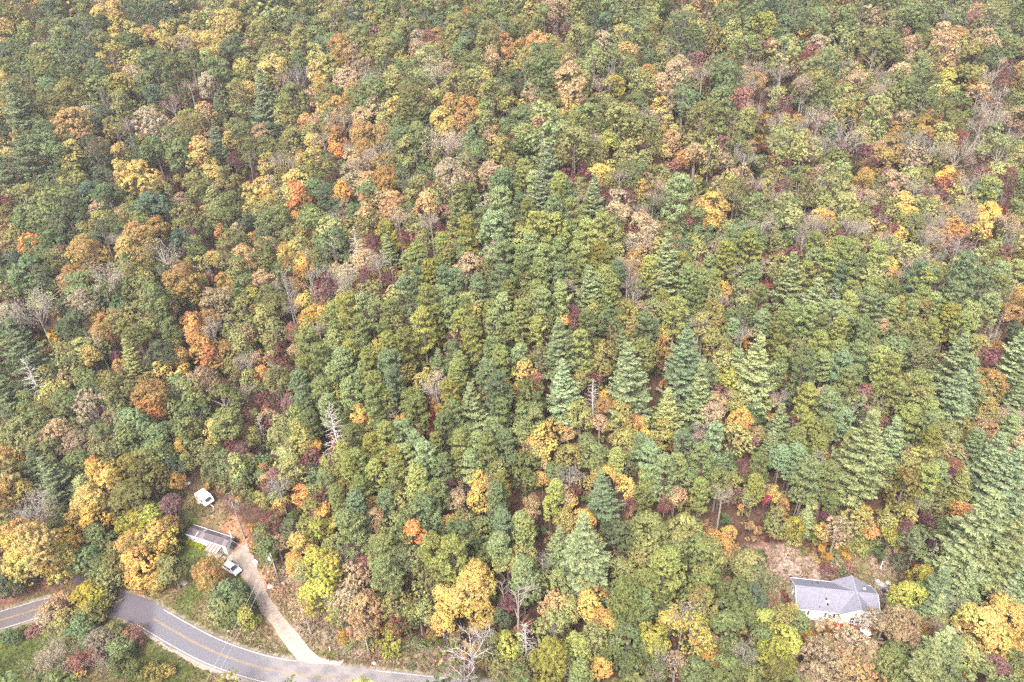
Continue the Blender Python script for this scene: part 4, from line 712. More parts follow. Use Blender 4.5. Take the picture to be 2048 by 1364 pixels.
PROTO = {}
def proto(fam, shapes, mats):
    PROTO[fam] = [s.mesh(fam + '_crown', mats) for s in shapes]
LB = [LEAF, BARK]; NB_ = [NEEDLE, BARK]
proto('round', [broadleaf(a, c, 640, 16, 0.34, o) for a, c, o in ((1.2, 15, .1), (1.35, 12, .15), (1.15, 19, .12), (1.4, 14, .1), (1.25, 10, .15), (1.3, 22, .1), (1.2, 13, .2), (1.45, 17, .14), (1.1, 24, .1))], LB)
proto('tall', [broadleaf(a, c, 520, 16, 0.36, .12, top=0.3) for a, c in ((1.7, 13), (1.9, 11), (1.6, 16), (2.0, 18))], LB)
proto('open', [broadleaf(a, c, 400, 14, 0.34, .3, limbs=14) for a, c in ((1.2, 13), (1.3, 11), (1.4, 16), (1.1, 14), (1.5, 19))], [LEAF, PALE])
proto('fine', [broadleaf(a, c, 760, 15, 0.27, .1, limbs=6) for a, c in ((1.1, 24), (1.2, 30), (1.25, 18), (1.0, 36))], LB)
proto('small', [broadleaf(a, c, 130, 14, 0.72, .1, limbs=4) for a, c in ((1.1, 6), (1.3, 7), (1.0, 8), (1.2, 5))], LB)
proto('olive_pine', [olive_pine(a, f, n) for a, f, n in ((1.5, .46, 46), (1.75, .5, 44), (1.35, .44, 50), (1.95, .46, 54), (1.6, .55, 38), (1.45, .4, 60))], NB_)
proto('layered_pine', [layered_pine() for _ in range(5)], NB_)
proto('twiggy', [twiggy(n, s) for n, s in ((1500, .85), (900, .7), (2300, .8), (500, .9))], [LEAF, PALE])
proto('silver', [twiggy(0, .9), twiggy(120, .75)], [LEAF, SILVER])
proto('bare_stem', [bare_stem() for _ in range(4)], [PALE])
proto('dead_conifer', [dead_conifer() for _ in range(3)], [SILVER])
# half-detail crowns for the joined woods
def low_crown(tufts, per, ls, asp=1.1, lobes=9):
    S = broadleaf(asp, lobes, tufts, per, ls, .1, limbs=0)
    V, Q, m, tn = S.arrays(); k = m == 0
    used, inv = np.unique(Q[k], return_inverse=True)
    return V[used], inv.reshape(-1, 4), tn[k]
LOW = [low_crown(52, 7, 1.15, 1.3), low_crown(52, 7, 1.15, 1.5), low_crown(50, 7, 1.1, 1.2)]
FILL = [low_crown(72, 8, 0.85, a, n) for a, n in ((1.2, 9), (1.5, 8), (1.35, 11), (1.7, 9))]
MIDC = [low_crown(150, 10, 0.62), low_crown(150, 10, 0.62, 1.3), low_crown(150, 10, 0.62, 1.0)]
BUSH = [low_crown(8, 6, 3.0, 0.8, 3), low_crown(9, 6, 2.7, 1.0, 3)]
_t = MB().tube([(0, 0, 0), (0.02, 0, 0.35), (-0.015, 0.01, 0.7), (0, 0, 1.0)], [1.25, 1.0, 0.85, 0.6], 6)
TRUNK = {'b': _t.mesh('trunk', BARK), 'p': _t.mesh('pale_trunk', PALE), 's': _t.mesh('silver_trunk', SILVER)}

# kind letter: object name, words for the label, leaf colour, families, [height base, height per metre of width], trunk
KIND = {
 'd': ('dark_green_leaved_tree', 'dark blue-green broadleaf tree', (0.112, 0.142, 0.082), ('round', 'round', 'open'), 4, 1.12, 'b'),
 'g': ('green_leaved_tree', 'mid-green broadleaf tree', (0.158, 0.198, 0.088), ('round', 'round', 'round', 'tall', 'open'), 4, 1.12, 'b'),
 'o': ('olive_leaved_tree', 'olive-green broadleaf tree', (0.212, 0.212, 0.088), ('round', 'fine', 'tall', 'open'), 4, 1.12, 'b'),
 'l': ('yellow_green_leaved_tree', 'pale yellow-green broadleaf tree', (0.295, 0.305, 0.122), ('round', 'tall', 'open', 'open'), 4, 1.12, 'b'),
 'L': ('lime_leaved_tree', 'bright lime-green broadleaf tree', (0.32, 0.335, 0.085), ('round', 'tall'), 3.5, 1.12, 'b'),
 'y': ('golden_leaved_tree', 'golden-yellow broadleaf tree', (0.50, 0.385, 0.125), ('round', 'tall', 'fine'), 4, 1.12, 'b'),
 'a': ('amber_leaved_tree', 'amber-brown broadleaf tree', (0.35, 0.255, 0.100), ('round', 'fine', 'fine'), 4, 1.12, 'b'),
 'O': ('orange_leaved_tree', 'bright orange broadleaf tree', (0.50, 0.29, 0.115), ('round', 'tall'), 3.5, 1.12, 'b'),
 't': ('tan_leaved_tree', 'tan-russet broadleaf tree', (0.37, 0.295, 0.180), ('open', 'fine', 'round'), 4, 1.12, 'p'),
 'r': ('rosy_leaved_tree', 'dusty rose-red broadleaf tree', (0.27, 0.150, 0.130), ('open', 'fine'), 6, 0.9, 'p'),
 'M': ('maroon_leaved_tree', 'dark maroon understory tree', (0.150, 0.062, 0.066), ('open', 'small'), 6.5, 1.1, 'b'),
 'R': ('crimson_leaved_tree', 'crimson small tree', (0.26, 0.055, 0.065), ('round', 'small'), 5, 0.9, 'b'),
 'b': ('sparse_leaved_tree', 'sparse grey-twigged tree', (0.33, 0.29, 0.22), ('twiggy',), 9, 0.8, 'p'),
 'k': ('bare_tree', 'leafless pale-stemmed tree', (0.3, 0.25, 0.2), ('bare_stem',), 0, 0, None),
 's': ('dead_conifer', 'grey dead conifer', (0.3, 0.3, 0.3), ('dead_conifer',), 0, 0, None),
 'p': ('olive_pine_tree', 'feathery olive pine', (0.172, 0.205, 0.080), ('olive_pine',), 6, 1.45, 'b'),
 'w': ('layered_pine_tree', 'tall layered pine', (0.225, 0.275, 0.140), ('layered_pine',), 0, 1.8, None),
}
# ------------------------------------------------------------------ the forest
TU, TV, TW, TK = [], [], [], []
for ox, oy, s, txt in TILES:
    for q in txt.split():
        x, y, w_ = (float(i) for i in q[1:].split(','))
        TK.append(q[0]); TU.append(ox + x * s); TV.append(oy + y * s); TW.append(w_ * s)
TU, TV, TW, TK = np.array(TU), np.array(TV), np.array(TW), np.array(TK)
nT = len(TU)
pi_ = np.where(TK == 'p')[0]
for i in pi_[RNG.uniform(size=len(pi_)) < 0.2]: TK[i] = 'golo'[RNG.integers(4)]      # broadleaf crowns among the pines
GROW = 1.26 - 0.15 * np.clip((TV - 450) / 550, 0, 1)
GROW = np.where(TK == 'p', GROW * 0.93, GROW)
base = np.array([KIND[k][4] for k in TK], float); perm = np.array([KIND[k][5] for k in TK], float)
low = ((TU < 330) & (TV > 1178)) | ((TU > 560) & (TU < 905) & (TV > 1262)) | ((TU > 1560) & (TU < 1850) & (TV > 1070) & (TV < 1160) & (TW < 50)) | ((TU > 330) & (TU < 560) & (TV > 1185))
base = np.where(low, 0.4, base); perm = np.where(low, 0.62, perm)
base = np.where((TK == 'a') & (abs(TU - 419) < 6) & (abs(TV - 1145) < 6), 2.0, base)
edge = (TU < 330) & (TV > 1040) & ~low
base = np.where(edge, 1.5, base); perm = np.where(edge, 0.95, perm)
dep = np.full(nT, 170.0)
jit = RNG.uniform(0.9, 1.12, nT)
for _ in range(5):
    Wm = np.clip(TW * GROW * dep / FOC, 1.2, 17)
    Ht = (base + perm * Wm) * np.where(low, 1, jit)
    Ht = np.where(TK == 'w', np.clip(1.8 * Wm, 8, 30) * jit, Ht)
    Hk = np.clip(TW * 1.5 * dep / FOC / 0.75, 5, 19)
    Hs = np.clip(TW * 1.35 * dep / FOC / 0.75, 5, 22)
    Ht = np.where(TK == 'k', Hk, np.where(TK == 's', Hs, Ht))
    hc = np.where(TK == 'w', 0.5 * Ht, np.where((TK == 'k') | (TK == 's'), 0.5 * Ht, np.where(TK == 'p', Ht - 0.78 * Wm, Ht - 0.60 * Wm)))
    hc = np.maximum(hc, 0.3 * Wm)
    TP, dep = on_ground(TU, TV, hc)
openzone = (TU > 1330) & (TV < 640) | (TU > 640) & (TU < 860) & (TV > 420) & (TV < 640)
fams = []
for i in range(nT):
    k = TK[i]; f = KIND[k][3]
    if k in 'glod' and openzone[i] and RNG.uniform() < 0.6: fam = 'open'
    elif k == 'r' and Wm[i] > 7: fam = 'twiggy'
    elif k == 'b' and TV[i] > 1230 and 880 < TU[i] < 1000: fam = 'silver'
    else: fam = f[RNG.integers(len(f))]
    if fam in ('round', 'open', 'tall', 'fine') and TW[i] < 24: fam = 'small'
    fams.append(fam)
TC = []
for i in range(nT):
    c = np.array(KIND[TK[i]][2]) * RNG.uniform(0.78, 1.22)
    g_ = RNG.normal(0, 0.06)
    c = c * np.array((1 + g_, 1, 1 - 1.4 * g_))
    if TK[i] == 'p': c = c * RNG.uniform(0.8, 1.25) * ((1, 1, 1), (0.93, 1.0, 1.25), (1.15, 1.08, 0.9))[RNG.integers(3)]
    if TK[i] == 'y' and TV[i] < 340: c = c * 0.4 + np.array((0.40, 0.365, 0.15)) * 0.6     # paler gold high on the slope
    if TK[i] == 'w' and TV[i] < 420: c = np.array((0.19, 0.23, 0.14)) * RNG.uniform(0.9, 1.1)
    if TK[i] == 'w' and TU[i] < 160: c = np.array((0.16, 0.20, 0.11)) * RNG.uniform(0.9, 1.1)
    if TK[i] == 'r' and fams[i] == 'twiggy': c = np.array((0.33, 0.19, 0.16))
    TC.append(c)
TC = np.array(TC)
# the trees past 300 of a kind, smallest first, stay in the joined woods
single = np.ones(nT, bool)
for k in KIND:
    ii = np.where(TK == k)[0]
    if len(ii) > 300:
        single[ii[np.argsort(TW[ii])[:len(ii) - 300]]] = False

# labels: a landmark has its own; every other tree is found by counting from its landmark
lm_of = {}
for u, v, k, phrase, full in LANDMARKS:
    d = np.where(TK == k, np.hypot(TU - u, TV - v), 1e9)
    lm_of[int(np.argmin(d))] = (phrase, full)
lm_i = np.array(list(lm_of)); lm_ph = [lm_of[i][0] for i in lm_i]
ORD = 'first second third fourth fifth sixth seventh eighth ninth tenth eleventh twelfth thirteenth fourteenth fifteenth sixteenth seventeenth eighteenth nineteenth twentieth'.split()
ORD += ['twenty-' + o for o in ORD[:9]]
slots = {}
for i in range(nT):
    if i in lm_of: continue
    d = np.hypot(TU[lm_i] - TU[i], TV[lm_i] - TV[i]); j = int(np.argmin(d))
    du, dv = TU[i] - TU[lm_i[j]], TV[i] - TV[lm_i[j]]
    way = ('uphill', 'downhill')[dv > 0] if abs(dv) > abs(du) else ('camper', 'house')[du > 0]
    slots.setdefault((j, way, TK[i]), []).append((d[j], i))
LABEL = {i: lm_of[i][1] for i in lm_of}
for (j, way, k), lst in slots.items():
    lst.sort()
    for n, (_, i) in enumerate(lst):
        o = ORD[min(n, len(ORD) - 1)]
        noun = KIND[k][1]
        where = f'{way} from {lm_ph[j]}' if way in ('uphill', 'downhill') else f'from {lm_ph[j]} toward the {way}'
        LABEL[i] = f'{noun}, {o} such {where}'
GROUP = {'w': 'tall layered pines', 'p': 'feathery olive pines on the spur', 'k': 'leafless trees', 's': 'dead conifers', 'b': 'sparse grey trees', 'M': 'maroon understory trees', 'R': 'crimson understory trees'}
order = np.argsort(-TP[:, 1])
for i in order:
    if not single[i]: continue
    k = TK[i]; nm, noun, _, _, _, _, trk = KIND[k]
    fam = fams[i]; W = Wm[i]; H = Ht[i]
    P = TP[i]; rz = RNG.uniform(0, 6.28)
    me = PROTO[fam][RNG.integers(len(PROTO[fam]))]
    sq = RNG.uniform(0.9, 1.12)
    colr = tuple(TC[i]) + (1.0,)
    lab, grp = LABEL[i], GROUP.get(k, nm.replace('_', ' ') + 's on the slope')
    if fam in ('layered_pine', 'bare_stem', 'dead_conifer'):
        h0 = 22.0 if fam == 'layered_pine' else 12.0
        s = H / h0
        sxy = W / 10.0 if fam == 'layered_pine' else s * RNG.uniform(0.9, 1.1)
        o = link(nm, me, None, (P[0], P[1], P[2] - 0.15))
        o.scale = (sxy, sxy * RNG.uniform(0.92, 1.08), s)
        o.rotation_euler = (RNG.normal() * 0.025, RNG.normal() * 0.025, rz)
        o.color = colr
        tag(o, lab, 'tree', grp)
        continue
    s = W / (6.0 if fam == 'olive_pine' else 10.0)
    if (TW[i] < 36 or low[i]) and fam != 'twiggy':
        o = link(nm, me, None, (P[0], P[1], P[2] + hc[i]))
        o.scale = (s, s * sq, s * RNG.uniform(0.92, 1.1)); o.rotation_euler = (0, 0, rz); o.color = colr
        tag(o, lab, 'tree', grp)
        continue
    t = thing(nm, lab, 'tree', (P[0], P[1], P[2] - 0.1), rz, grp)
    c = link('crown', me, t, (0, 0, hc[i]))
    c.scale = (s, s * sq, s * RNG.uniform(0.92, 1.1)); c.color = colr
    c.rotation_euler = (RNG.normal() * 0.05, RNG.normal() * 0.05, 0)
    tk = link('trunk', TRUNK[trk or 'b'], t)
    r = 0.10 + 0.018 * W
    tk.scale = (r, r, max(1.0, hc[i] + 0.1 * W))

# ------------------------------------------------------------------ woods beyond the counted trees, and the forest floor growth
def joined(name, items, protos, mat):
    Vs, Qs, tn, ti, lo_, n = [], [], [], [], [], 0
    for (p, s, sz, rz, c) in items:
        V, Q, t = protos[RNG.integers(len(protos))]
        ca, sa = math.cos(rz), math.sin(rz)
        v = np.column_stack([(V[:, 0] * ca - V[:, 1] * sa) * s, (V[:, 0] * sa + V[:, 1] * ca) * s, V[:, 2] * sz]) + p
        Vs.append(v); Qs.append(Q + n); n += len(V); tn.append(t); lo_.append(RNG.normal(0.5, 0.13) + RNG.normal(0, 0.07, len(Q)))
        ti.append(np.tile(np.append(c, 1.0), (len(Q), 1)))
    m = mesh_np(name, np.concatenate(Vs), np.concatenate(Qs), [mat], None, {'lobe': np.clip(np.concatenate(lo_), 0, 1), 'tone': np.concatenate(tn), 'tint': np.concatenate(ti)})
    return link(name, m)
items = []
for i in np.where(~single)[0]:
    p = TP[i].copy(); p[2] += hc[i]; s = Wm[i] / 10
    items.append((p, s, s * (1.25 if TK[i] == 'p' else 1.0), RNG.uniform(0, 6.28), TC[i]))
wood_a = len(items)
# younger trees standing between the counted ones
XX, YY = np.meshgrid(np.arange(-200, 201, 5.6), np.arange(62, 305, 5.6))
XX = (XX + RNG.uniform(-2.3, 2.3, XX.shape)).ravel(); YY = (YY + RNG.uniform(-2.3, 2.3, YY.shape)).ravel()
ZZ = terrain(XX, YY); uu, vv = to_pix(np.stack([XX, YY, ZZ + 6], -1))
ok = (uu > -30) & (uu < 2078) & (vv > -30) & (vv < 1400) & ~clearing(XX, YY)
big = (Wm > 3.0); show = np.isin(TK, list('sMRk'))
fill_items = []
for x, y, z, u, v in zip(XX[ok], YY[ok], ZZ[ok], uu[ok], vv[ok]):
    d = np.hypot(TP[:, 0] - x, TP[:, 1] - y)
    if (d[big] < 0.42 * Wm[big]).any(): continue
    if (d[show] < 7.5).any(): continue
    if clearing(np.array([x, x, x + 3, x - 3]), np.array([y - 3.5, y - 6, y, y])).any(): continue
    j = np.argsort(np.hypot(TU - u, TV - v))[RNG.integers(3)]
    c = TC[j] if TK[j] not in 'MORk' else np.array(KIND['gol'[RNG.integers(3)]][2])
    W = RNG.uniform(3.6, 5.8); s = W / 10
    fill_items.append((np.array([x, y, z + RNG.uniform(3.4, 5.6)]), s, s * RNG.uniform(1, 1.3), RNG.uniform(0, 6.28), c * RNG.uniform(.75, 1.1)))
tag(joined('young_woods', fill_items, FILL, WOODS), 'younger mixed trees standing under and between the taller crowns', 'woods', kind='stuff')
print('fill', len(fill_items), 'woods', wood_a)
tag(joined('woods', items, MIDC, WOODS), 'small mixed trees filling the canopy between the counted ones', 'woods', kind='stuff')
PAL = [KIND[k][2] for k in 'gggoooldpppty']
items = []
for x in np.arange(-330, 331, 8.2):
    for y in np.arange(44, 372, 8.2):
        xx, yy = x + RNG.uniform(-3, 3), y + RNG.uniform(-3, 3)
        z = float(terrain(xx, yy)) + 13
        u, v = to_pix((xx, yy, z))
        if -10 < u < 2058 and 8 < v < 1356: continue
        if u < -520 or u > 2570 or v > 1580: continue
        if clearing(np.array([xx]), np.array([yy]))[0] or (xx < -35 and yy < 66): continue
        W = RNG.uniform(6.5, 10.5)
        items.append((np.array([xx, yy, z - 13 + RNG.uniform(9, 13)]), W / 10, W / 10, RNG.uniform(0, 6.28), np.array(PAL[RNG.integers(len(PAL))]) * RNG.uniform(.8, 1.2)))
tag(joined('surrounding_woods', items, LOW, WOODS), 'unbroken mixed woodland continuing around the wooded slope', 'woods', kind='stuff')
items = []
BPAL = [(0.10, 0.13, 0.045), (0.13, 0.15, 0.05), (0.17, 0.17, 0.06), (0.12, 0.045, 0.04), (0.2, 0.12, 0.06), (0.07, 0.1, 0.045), (0.22, 0.16, 0.09), (0.3, 0.19, 0.05)]
XX, YY = np.meshgrid(np.arange(-190, 191, 3.6), np.arange(60, 300, 3.6))
XX = (XX + RNG.uniform(-1.6, 1.6, XX.shape)).ravel(); YY = (YY + RNG.uniform(-1.6, 1.6, YY.shape)).ravel()
ZZ = terrain(XX, YY); uu, vv = to_pix(np.stack([XX, YY, ZZ], -1))
hb = at(1650, 1150)
ok = (uu > -60) & (uu < 2110) & (vv > -60) & (vv < 1420) & (~clearing(XX, YY) | (in_poly(XX, YY, HOUSE_LOT) & (YY > hb.y + 1.5) & (RNG.uniform(size=len(XX)) < 0.7)))
for x, y, z in zip(XX[ok], YY[ok], ZZ[ok]):
    W = RNG.uniform(2.0, 5.2)
    items.append((np.array([x, y, z + 0.3 * W]), W / 10, W / 10 * RNG.uniform(0.8, 1.5), RNG.uniform(0, 6.28), np.array(BPAL[RNG.integers(len(BPAL))]) * RNG.uniform(.7, 1.2)))
tag(joined('undergrowth', items, BUSH, WOODS), 'low shrubs and saplings on the forest floor', 'undergrowth', kind='stuff')
# ------------------------------------------------------------------ buildings and things people brought
WHITE = plain('white_siding', (0.55, 0.55, 0.55), 0.6, var=0.05, scale=1.2)
TRIM = plain('white_trim', (0.6, 0.6, 0.6), 0.5, var=0.04)
SHING = plain('grey_shingle', (0.135, 0.135, 0.172), 0.9, var=0.16, scale=2.2)
SHING2 = plain('grey_shingle_edge', (0.17, 0.17, 0.205), 0.9, var=0.12, scale=2.2)
METAL = plain('weathered_roof_sheet', (0.070, 0.056, 0.068), 0.65, var=0.35, scale=0.7)
METAL2 = plain('faded_roof_sheet', (0.105, 0.09, 0.102), 0.65, var=0.3, scale=0.9)
GLASS, nt, N, L, P = nodes('window_glass')
P.inputs['Base Color'].default_value = (0.03, 0.035, 0.045, 1); P.inputs['Roughness'].default_value = 0.08
DARK = plain('dark_rubber', (0.03, 0.03, 0.03), 0.8)
SHUT = plain('charcoal_shutter', (0.07, 0.07, 0.085), 0.7)
REDDECK = plain('red_deck_paint', (0.26, 0.04, 0.025), 0.7, var=0.15, scale=2)
RUST = plain('rusty_sheet', (0.22, 0.10, 0.082), 0.7, var=0.25, scale=2)
PALESHEET = plain('pale_sheet', (0.36, 0.27, 0.245), 0.65, var=0.2, scale=2)
WOOD = plain('grey_wood', (0.23, 0.195, 0.16), 0.9, var=0.25, scale=3)
POLEW = plain('pole_wood', (0.24, 0.21, 0.185), 0.9, var=0.2, scale=2)
CARW, nt, N, L, P = nodes('white_car_paint')
P.inputs['Base Color'].default_value = (0.78, 0.78, 0.77, 1); P.inputs['Roughness'].default_value = 0.25; P.inputs['Coat Weight'].default_value = 0.4
CHROME = plain('bright_metal', (0.5, 0.5, 0.5), 0.35, metal=0.8, var=0.1)
CONC = plain('concrete', (0.2, 0.185, 0.17), 0.95, var=0.2, scale=2)
ROCK = plain('pale_rock', (0.26, 0.245, 0.235), 0.95, var=0.25, scale=2, bump=0.4)
YPLAS = plain('yellow_plastic', (0.75, 0.45, 0.02), 0.4, var=0.05)
BLUET = plain('blue_white_tarp', (0.25, 0.3, 0.37), 0.6, var=0.2, scale=1.5)
BRICK = plain('red_brown_stuff', (0.20, 0.085, 0.07), 0.9, var=0.3, scale=3)

def rect_from_pixels(q, h):
    """centre, length, width, heading of a rectangle from the photo pixels of its four eave corners (back-left, back-right, front-right, front-left)"""
    c = [at(u, v, h) for u, v in q]
    z = min(p.z for p in c)
    bl, br, fr_, fl = [Vector((p.x, p.y)) for p in c]
    cen = (bl + br + fr_ + fl) / 4
    d = ((br - bl) + (fr_ - fl)) / 2
    wv = ((bl - fl) + (br - fr_)) / 2
    nrm = Vector((-d.y, d.x)).normalized()
    return Vector((cen.x, cen.y, z)), d.length, abs(wv.dot(nrm)), math.atan2(d.y, d.x)
def gable_roof(m, x0, x1, hw, ze, zr, th=0.12):
    """two roof slabs with ridge along x"""
    for s in (-1, 1):
        a = [(x0, 0, zr), (x1, 0, zr), (x1, s * hw, ze), (x0, s * hw, ze)]
        b = [(p[0], p[1], p[2] - th) for p in a]
        n = len(m.v); m.v += a + b
        for q in ((0, 1, 2, 3), (7, 6, 5, 4), (0, 4, 5, 1), (1, 5, 6, 2), (2, 6, 7, 3), (3, 7, 4, 0)):
            m.f.append(tuple(n + i for i in q))
    return m
def window(parent, x, y, z, w_, h_, nx_=0, ny_=-1, shutters=True, panes=2):
    """window on a wall facing (nx, ny): frame with panes and a pair of shutters"""
    rz = math.atan2(-nx_, ny_) if (nx_ or ny_) else 0
    rz = {(0, -1): 0, (0, 1): math.pi, (1, 0): math.pi / 2, (-1, 0): -math.pi / 2}[(nx_, ny_)]
    f = MB()
    for dx, dz, a, b in ((0, h_ / 2, w_ + 0.1, 0.08), (0, -h_ / 2, w_ + 0.16, 0.1), (-w_ / 2, 0, 0.08, h_), (w_ / 2, 0, 0.08, h_), (0, 0, 0.05, h_), (0, 0, w_, 0.05)):
        f.box((dx, -0.04, dz), (a, 0.07, b))
    o = f.build('window', TRIM, parent, (x, y, z)); o.rotation_euler.z = rz
    for i in range(panes):
        pw = w_ / panes - 0.07
        MB().box((-w_ / 2 + (i + 0.5) * w_ / panes, -0.012, 0), (pw, 0.02, h_ - 0.07)).build('pane', GLASS, o)
    if shutters:
        for s in (-1, 1):
            MB().box((s * (w_ / 2 + 0.22), -0.03, 0), (0.3, 0.05, h_ + 0.08)).build('shutter', SHUT, o)
    return o

# the grey-roofed house
hc_, hl, hw_, hz = rect_from_pixels(((1573, 1154), (1741, 1168), (1763, 1238), (1603, 1216)), 3.0)
house = thing('house', 'white one-storey house with grey shingled cross-gable roof below the wooded bank', 'house', hc_, hz)
lx, ly = hl / 2 - 0.3, hw_ / 2 - 0.3
ze, zr = 3.0, 5.0
b = MB().box((0, 0, (ze - 0.05) / 2), (2 * lx, 2 * ly, ze - 0.05))
for s in (-1, 1):
    b.poly([(s * lx, -ly, ze - 0.06), (s * lx, ly, ze - 0.06), (s * lx, 0, zr - 0.2)][::s])
house_wall = b.build('wall', WHITE, house)
for s in (-1, 1):                                              # lapped siding boards on the two long walls
    for i in range(9):
        MB().box((0, s * (ly + 0.012), 0.45 + i * 0.27), (2 * lx - 0.02, 0.03, 0.245), 0, Matrix.Rotation(s * R(3), 3, 'X')).build('siding_board', WHITE, house_wall)
roof = gable_roof(MB(), -hl / 2, hl / 2, hw_ / 2 + 0.05, ze, zr).build('roof', SHING, house)
xg, gw = hl * 0.24, 3.25
cr = MB()
gable_roof(cr, -hw_ / 2 - 0.42, hw_ / 2 + 0.3, gw, ze + 0.05, zr + 0.06)
cross = cr.build('cross_gable_roof', SHING, house, (xg, 0, 0)); cross.rotation_euler.z = math.pi / 2
for s in (-1, 1):
    yy = s * (hw_ / 2 + (0.2 if s < 0 else 0.2))
    m = MB().poly([(xg - gw + 0.25, yy, 0), (xg + gw - 0.25, yy, 0), (xg + gw - 0.25, yy, ze - 0.02), (xg, yy, zr - 0.16), (xg - gw + 0.25, yy, ze - 0.02)][::-s])
    for sx_ in (-1, 1):
        m.poly([(xg + sx_ * (gw - 0.25), yy, 0), (xg + sx_ * (gw - 0.25), s * ly, 0), (xg + sx_ * (gw - 0.25), s * ly, ze - 0.02), (xg + sx_ * (gw - 0.25), yy, ze - 0.02)])
    m.build('gable_wall', WHITE, house)
rc = MB().box((0, 0, zr + 0.015), (hl, 0.26, 0.05)).build('ridge_cap', SHING2, roof)
MB().box((0, 0, zr + 0.075), (hw_ + 0.7, 0.26, 0.05)).build('ridge_cap', SHING2, cross)
for s in (-1, 1):
    MB().box((0, s * (hw_ / 2 + 0.1), ze - 0.06), (hl, 0.10, 0.13)).build('gutter', TRIM, roof)
    for t in (-1, 1):
        e = MB(); th = math.atan2(zr - ze, hw_ / 2)
        e.box((s * (hl / 2 + 0.02), t * hw_ / 4, (ze + zr) / 2 - 0.07), (0.06, math.hypot(hw_ / 2, zr - ze), 0.16), 0, Matrix.Rotation(-t * th, 3, 'X')).build('barge_board', TRIM, roof)
for t in (-1, 1):
    th = math.atan2(zr - ze, gw)
    MB().box((xg + t * gw / 2, -hw_ / 2 - 0.45, (ze + zr) / 2 - 0.04), (math.hypot(gw, zr - ze), 0.06, 0.2), 0, Matrix.Rotation(t * th, 3, 'Y')).build('barge_board', TRIM, roof)
def on_roof(x, y): return ze + (zr - ze) * (1 - abs(y) / (hw_ / 2))
for x, y, r, h in ((-1.9, -1.6, .16, .35), (-1.7, -2.35, .14, .3), (-3.1, -2.8, .1, .25), (1.6, -3.0, .1, .3), (-2.6, 2.2, .12, .3), (-3.6, 2.0, .09, .25), (4.9, 2.0, .12, .3), (5.4, 2.2, .14, .35)):
    v_ = MB().tube([(x, y, on_roof(x, y) - 0.1), (x, y, on_roof(x, y) + h)], r, 8).build('roof_vent', DARK, roof)
MB().box((-1.75, -1.95, on_roof(0, 1.95) + 0.14), (0.5, 0.4, 0.2)).build('roof_vent', TRIM, roof)
MB().box((5.3, 1.7, on_roof(0, 1.7) + 0.15), (0.45, 0.35, 0.22)).build('roof_vent', TRIM, roof)
for x in (-5.6, -1.2, 0.35):
    window(house, x, -ly, 1.9, 1.05, 1.15)
for x in (-0.85, 0.0, 0.85):
    window(house, xg + x * 1.1, -hw_ / 2 - 0.2, 1.75, 0.72, 1.45, shutters=False, panes=1)
d_ = MB().box((xg - 2.35, -hw_ / 2 - 0.22, 1.15), (0.9, 0.05, 2.0)).build('door', TRIM, house)
MB().box((xg - 2.0, -hw_ / 2 - 0.27, 1.1), (0.06, 0.05, 0.12)).build('handle', CHROME, d_)
for y in (-1.6, 1.2):
    window(house, -lx, y, 1.8, 0.8, 1.0, -1, 0, True, 1)
window(house, lx, -1.0, 1.8, 0.9, 1.0, 1, 0, False, 1)
# red deck in front of the gable
deck = thing('deck', 'red painted wooden deck with railing along the front of the grey-roofed house', 'deck', house.matrix_world @ Vector((0, 0, 0)), hz)
deck.location = hc_ + Matrix.Rotation(hz, 3, 'Z') @ Vector((xg - 0.1, -hw_ / 2 - 1.75, 0))
for i in range(17):
    MB().box((0, 1.3 - i * 0.165, 0.62), (7.4, 0.155, 0.05)).build('plank', REDDECK, deck)
MB().box((0, 0, 0.3), (7.3, 2.6, 0.55)).build('skirt', REDDECK, deck)
for i in range(9):
    MB().box((-3.65 + i * 0.9125, -1.42, 1.05), (0.07, 0.07, 0.86)).build('baluster', TRIM, deck)
MB().box((0, -1.42, 1.5), (7.45, 0.1, 0.06)).build('railing', TRIM, deck)
dm = Matrix.Rotation(hz, 3, 'Z')
def on_deck(x, y): return deck.location + dm @ Vector((x, y, 0.65))
def patio(kind, x, y, label, r):
    t = thing(kind, label, 'furniture', on_deck(x, y), 0)
    MB().tube([(0, 0, 0), (0, 0, 0.72)], 0.05, 8).build('post', TRIM, t)
    MB().loft([[(r * math.cos(a), r * math.sin(a), z) for a in (k * math.pi / 8 for k in range(16))] for z in (0.70, 0.75)]).build('top', TRIM, t)
    MB().loft([[(0.3 * math.cos(a), 0.3 * math.sin(a), z) for a in (k * math.pi / 4 for k in range(8))] for z in (0.0, 0.05)]).build('base', TRIM, t)
patio('patio_table', -2.5, -0.6, 'small white round table on the red deck by the door', 0.55)
t = thing('parasol', 'white open parasol on the red deck near the gable windows', 'parasol', on_deck(0.9, -0.7))
MB().tube([(0, 0, 0), (0, 0, 1.9)], 0.03, 6).build('pole', TRIM, t)
MB().loft([[(1.0 * math.cos(a), 1.0 * math.sin(a), 1.45) for a in (k * math.pi / 4 for k in range(8))], [(0.04 * math.cos(a), 0.04 * math.sin(a), 1.88) for a in (k * math.pi / 4 for k in range(8))]], True).build('canopy', TRIM, t)
t = thing('garden_slide', 'bright yellow plastic play slide on the paved patio before the house', 'toy', at(1658, 1247))
MB().loft([[(-0.45, -0.25, 0.1), (0.45, -0.25, 0.1), (0.45, 0.25, 0.1), (-0.45, 0.25, 0.1)], [(-0.5, -0.28, 0.35), (0.5, -0.28, 0.35), (0.5, 0.28, 0.35), (-0.5, 0.28, 0.35)], [(-0.2, -0.2, 0.6), (0.3, -0.2, 0.6), (0.3, 0.2, 0.6), (-0.2, 0.2, 0.6)]]).build('body', YPLAS, t, bevel=0.08)
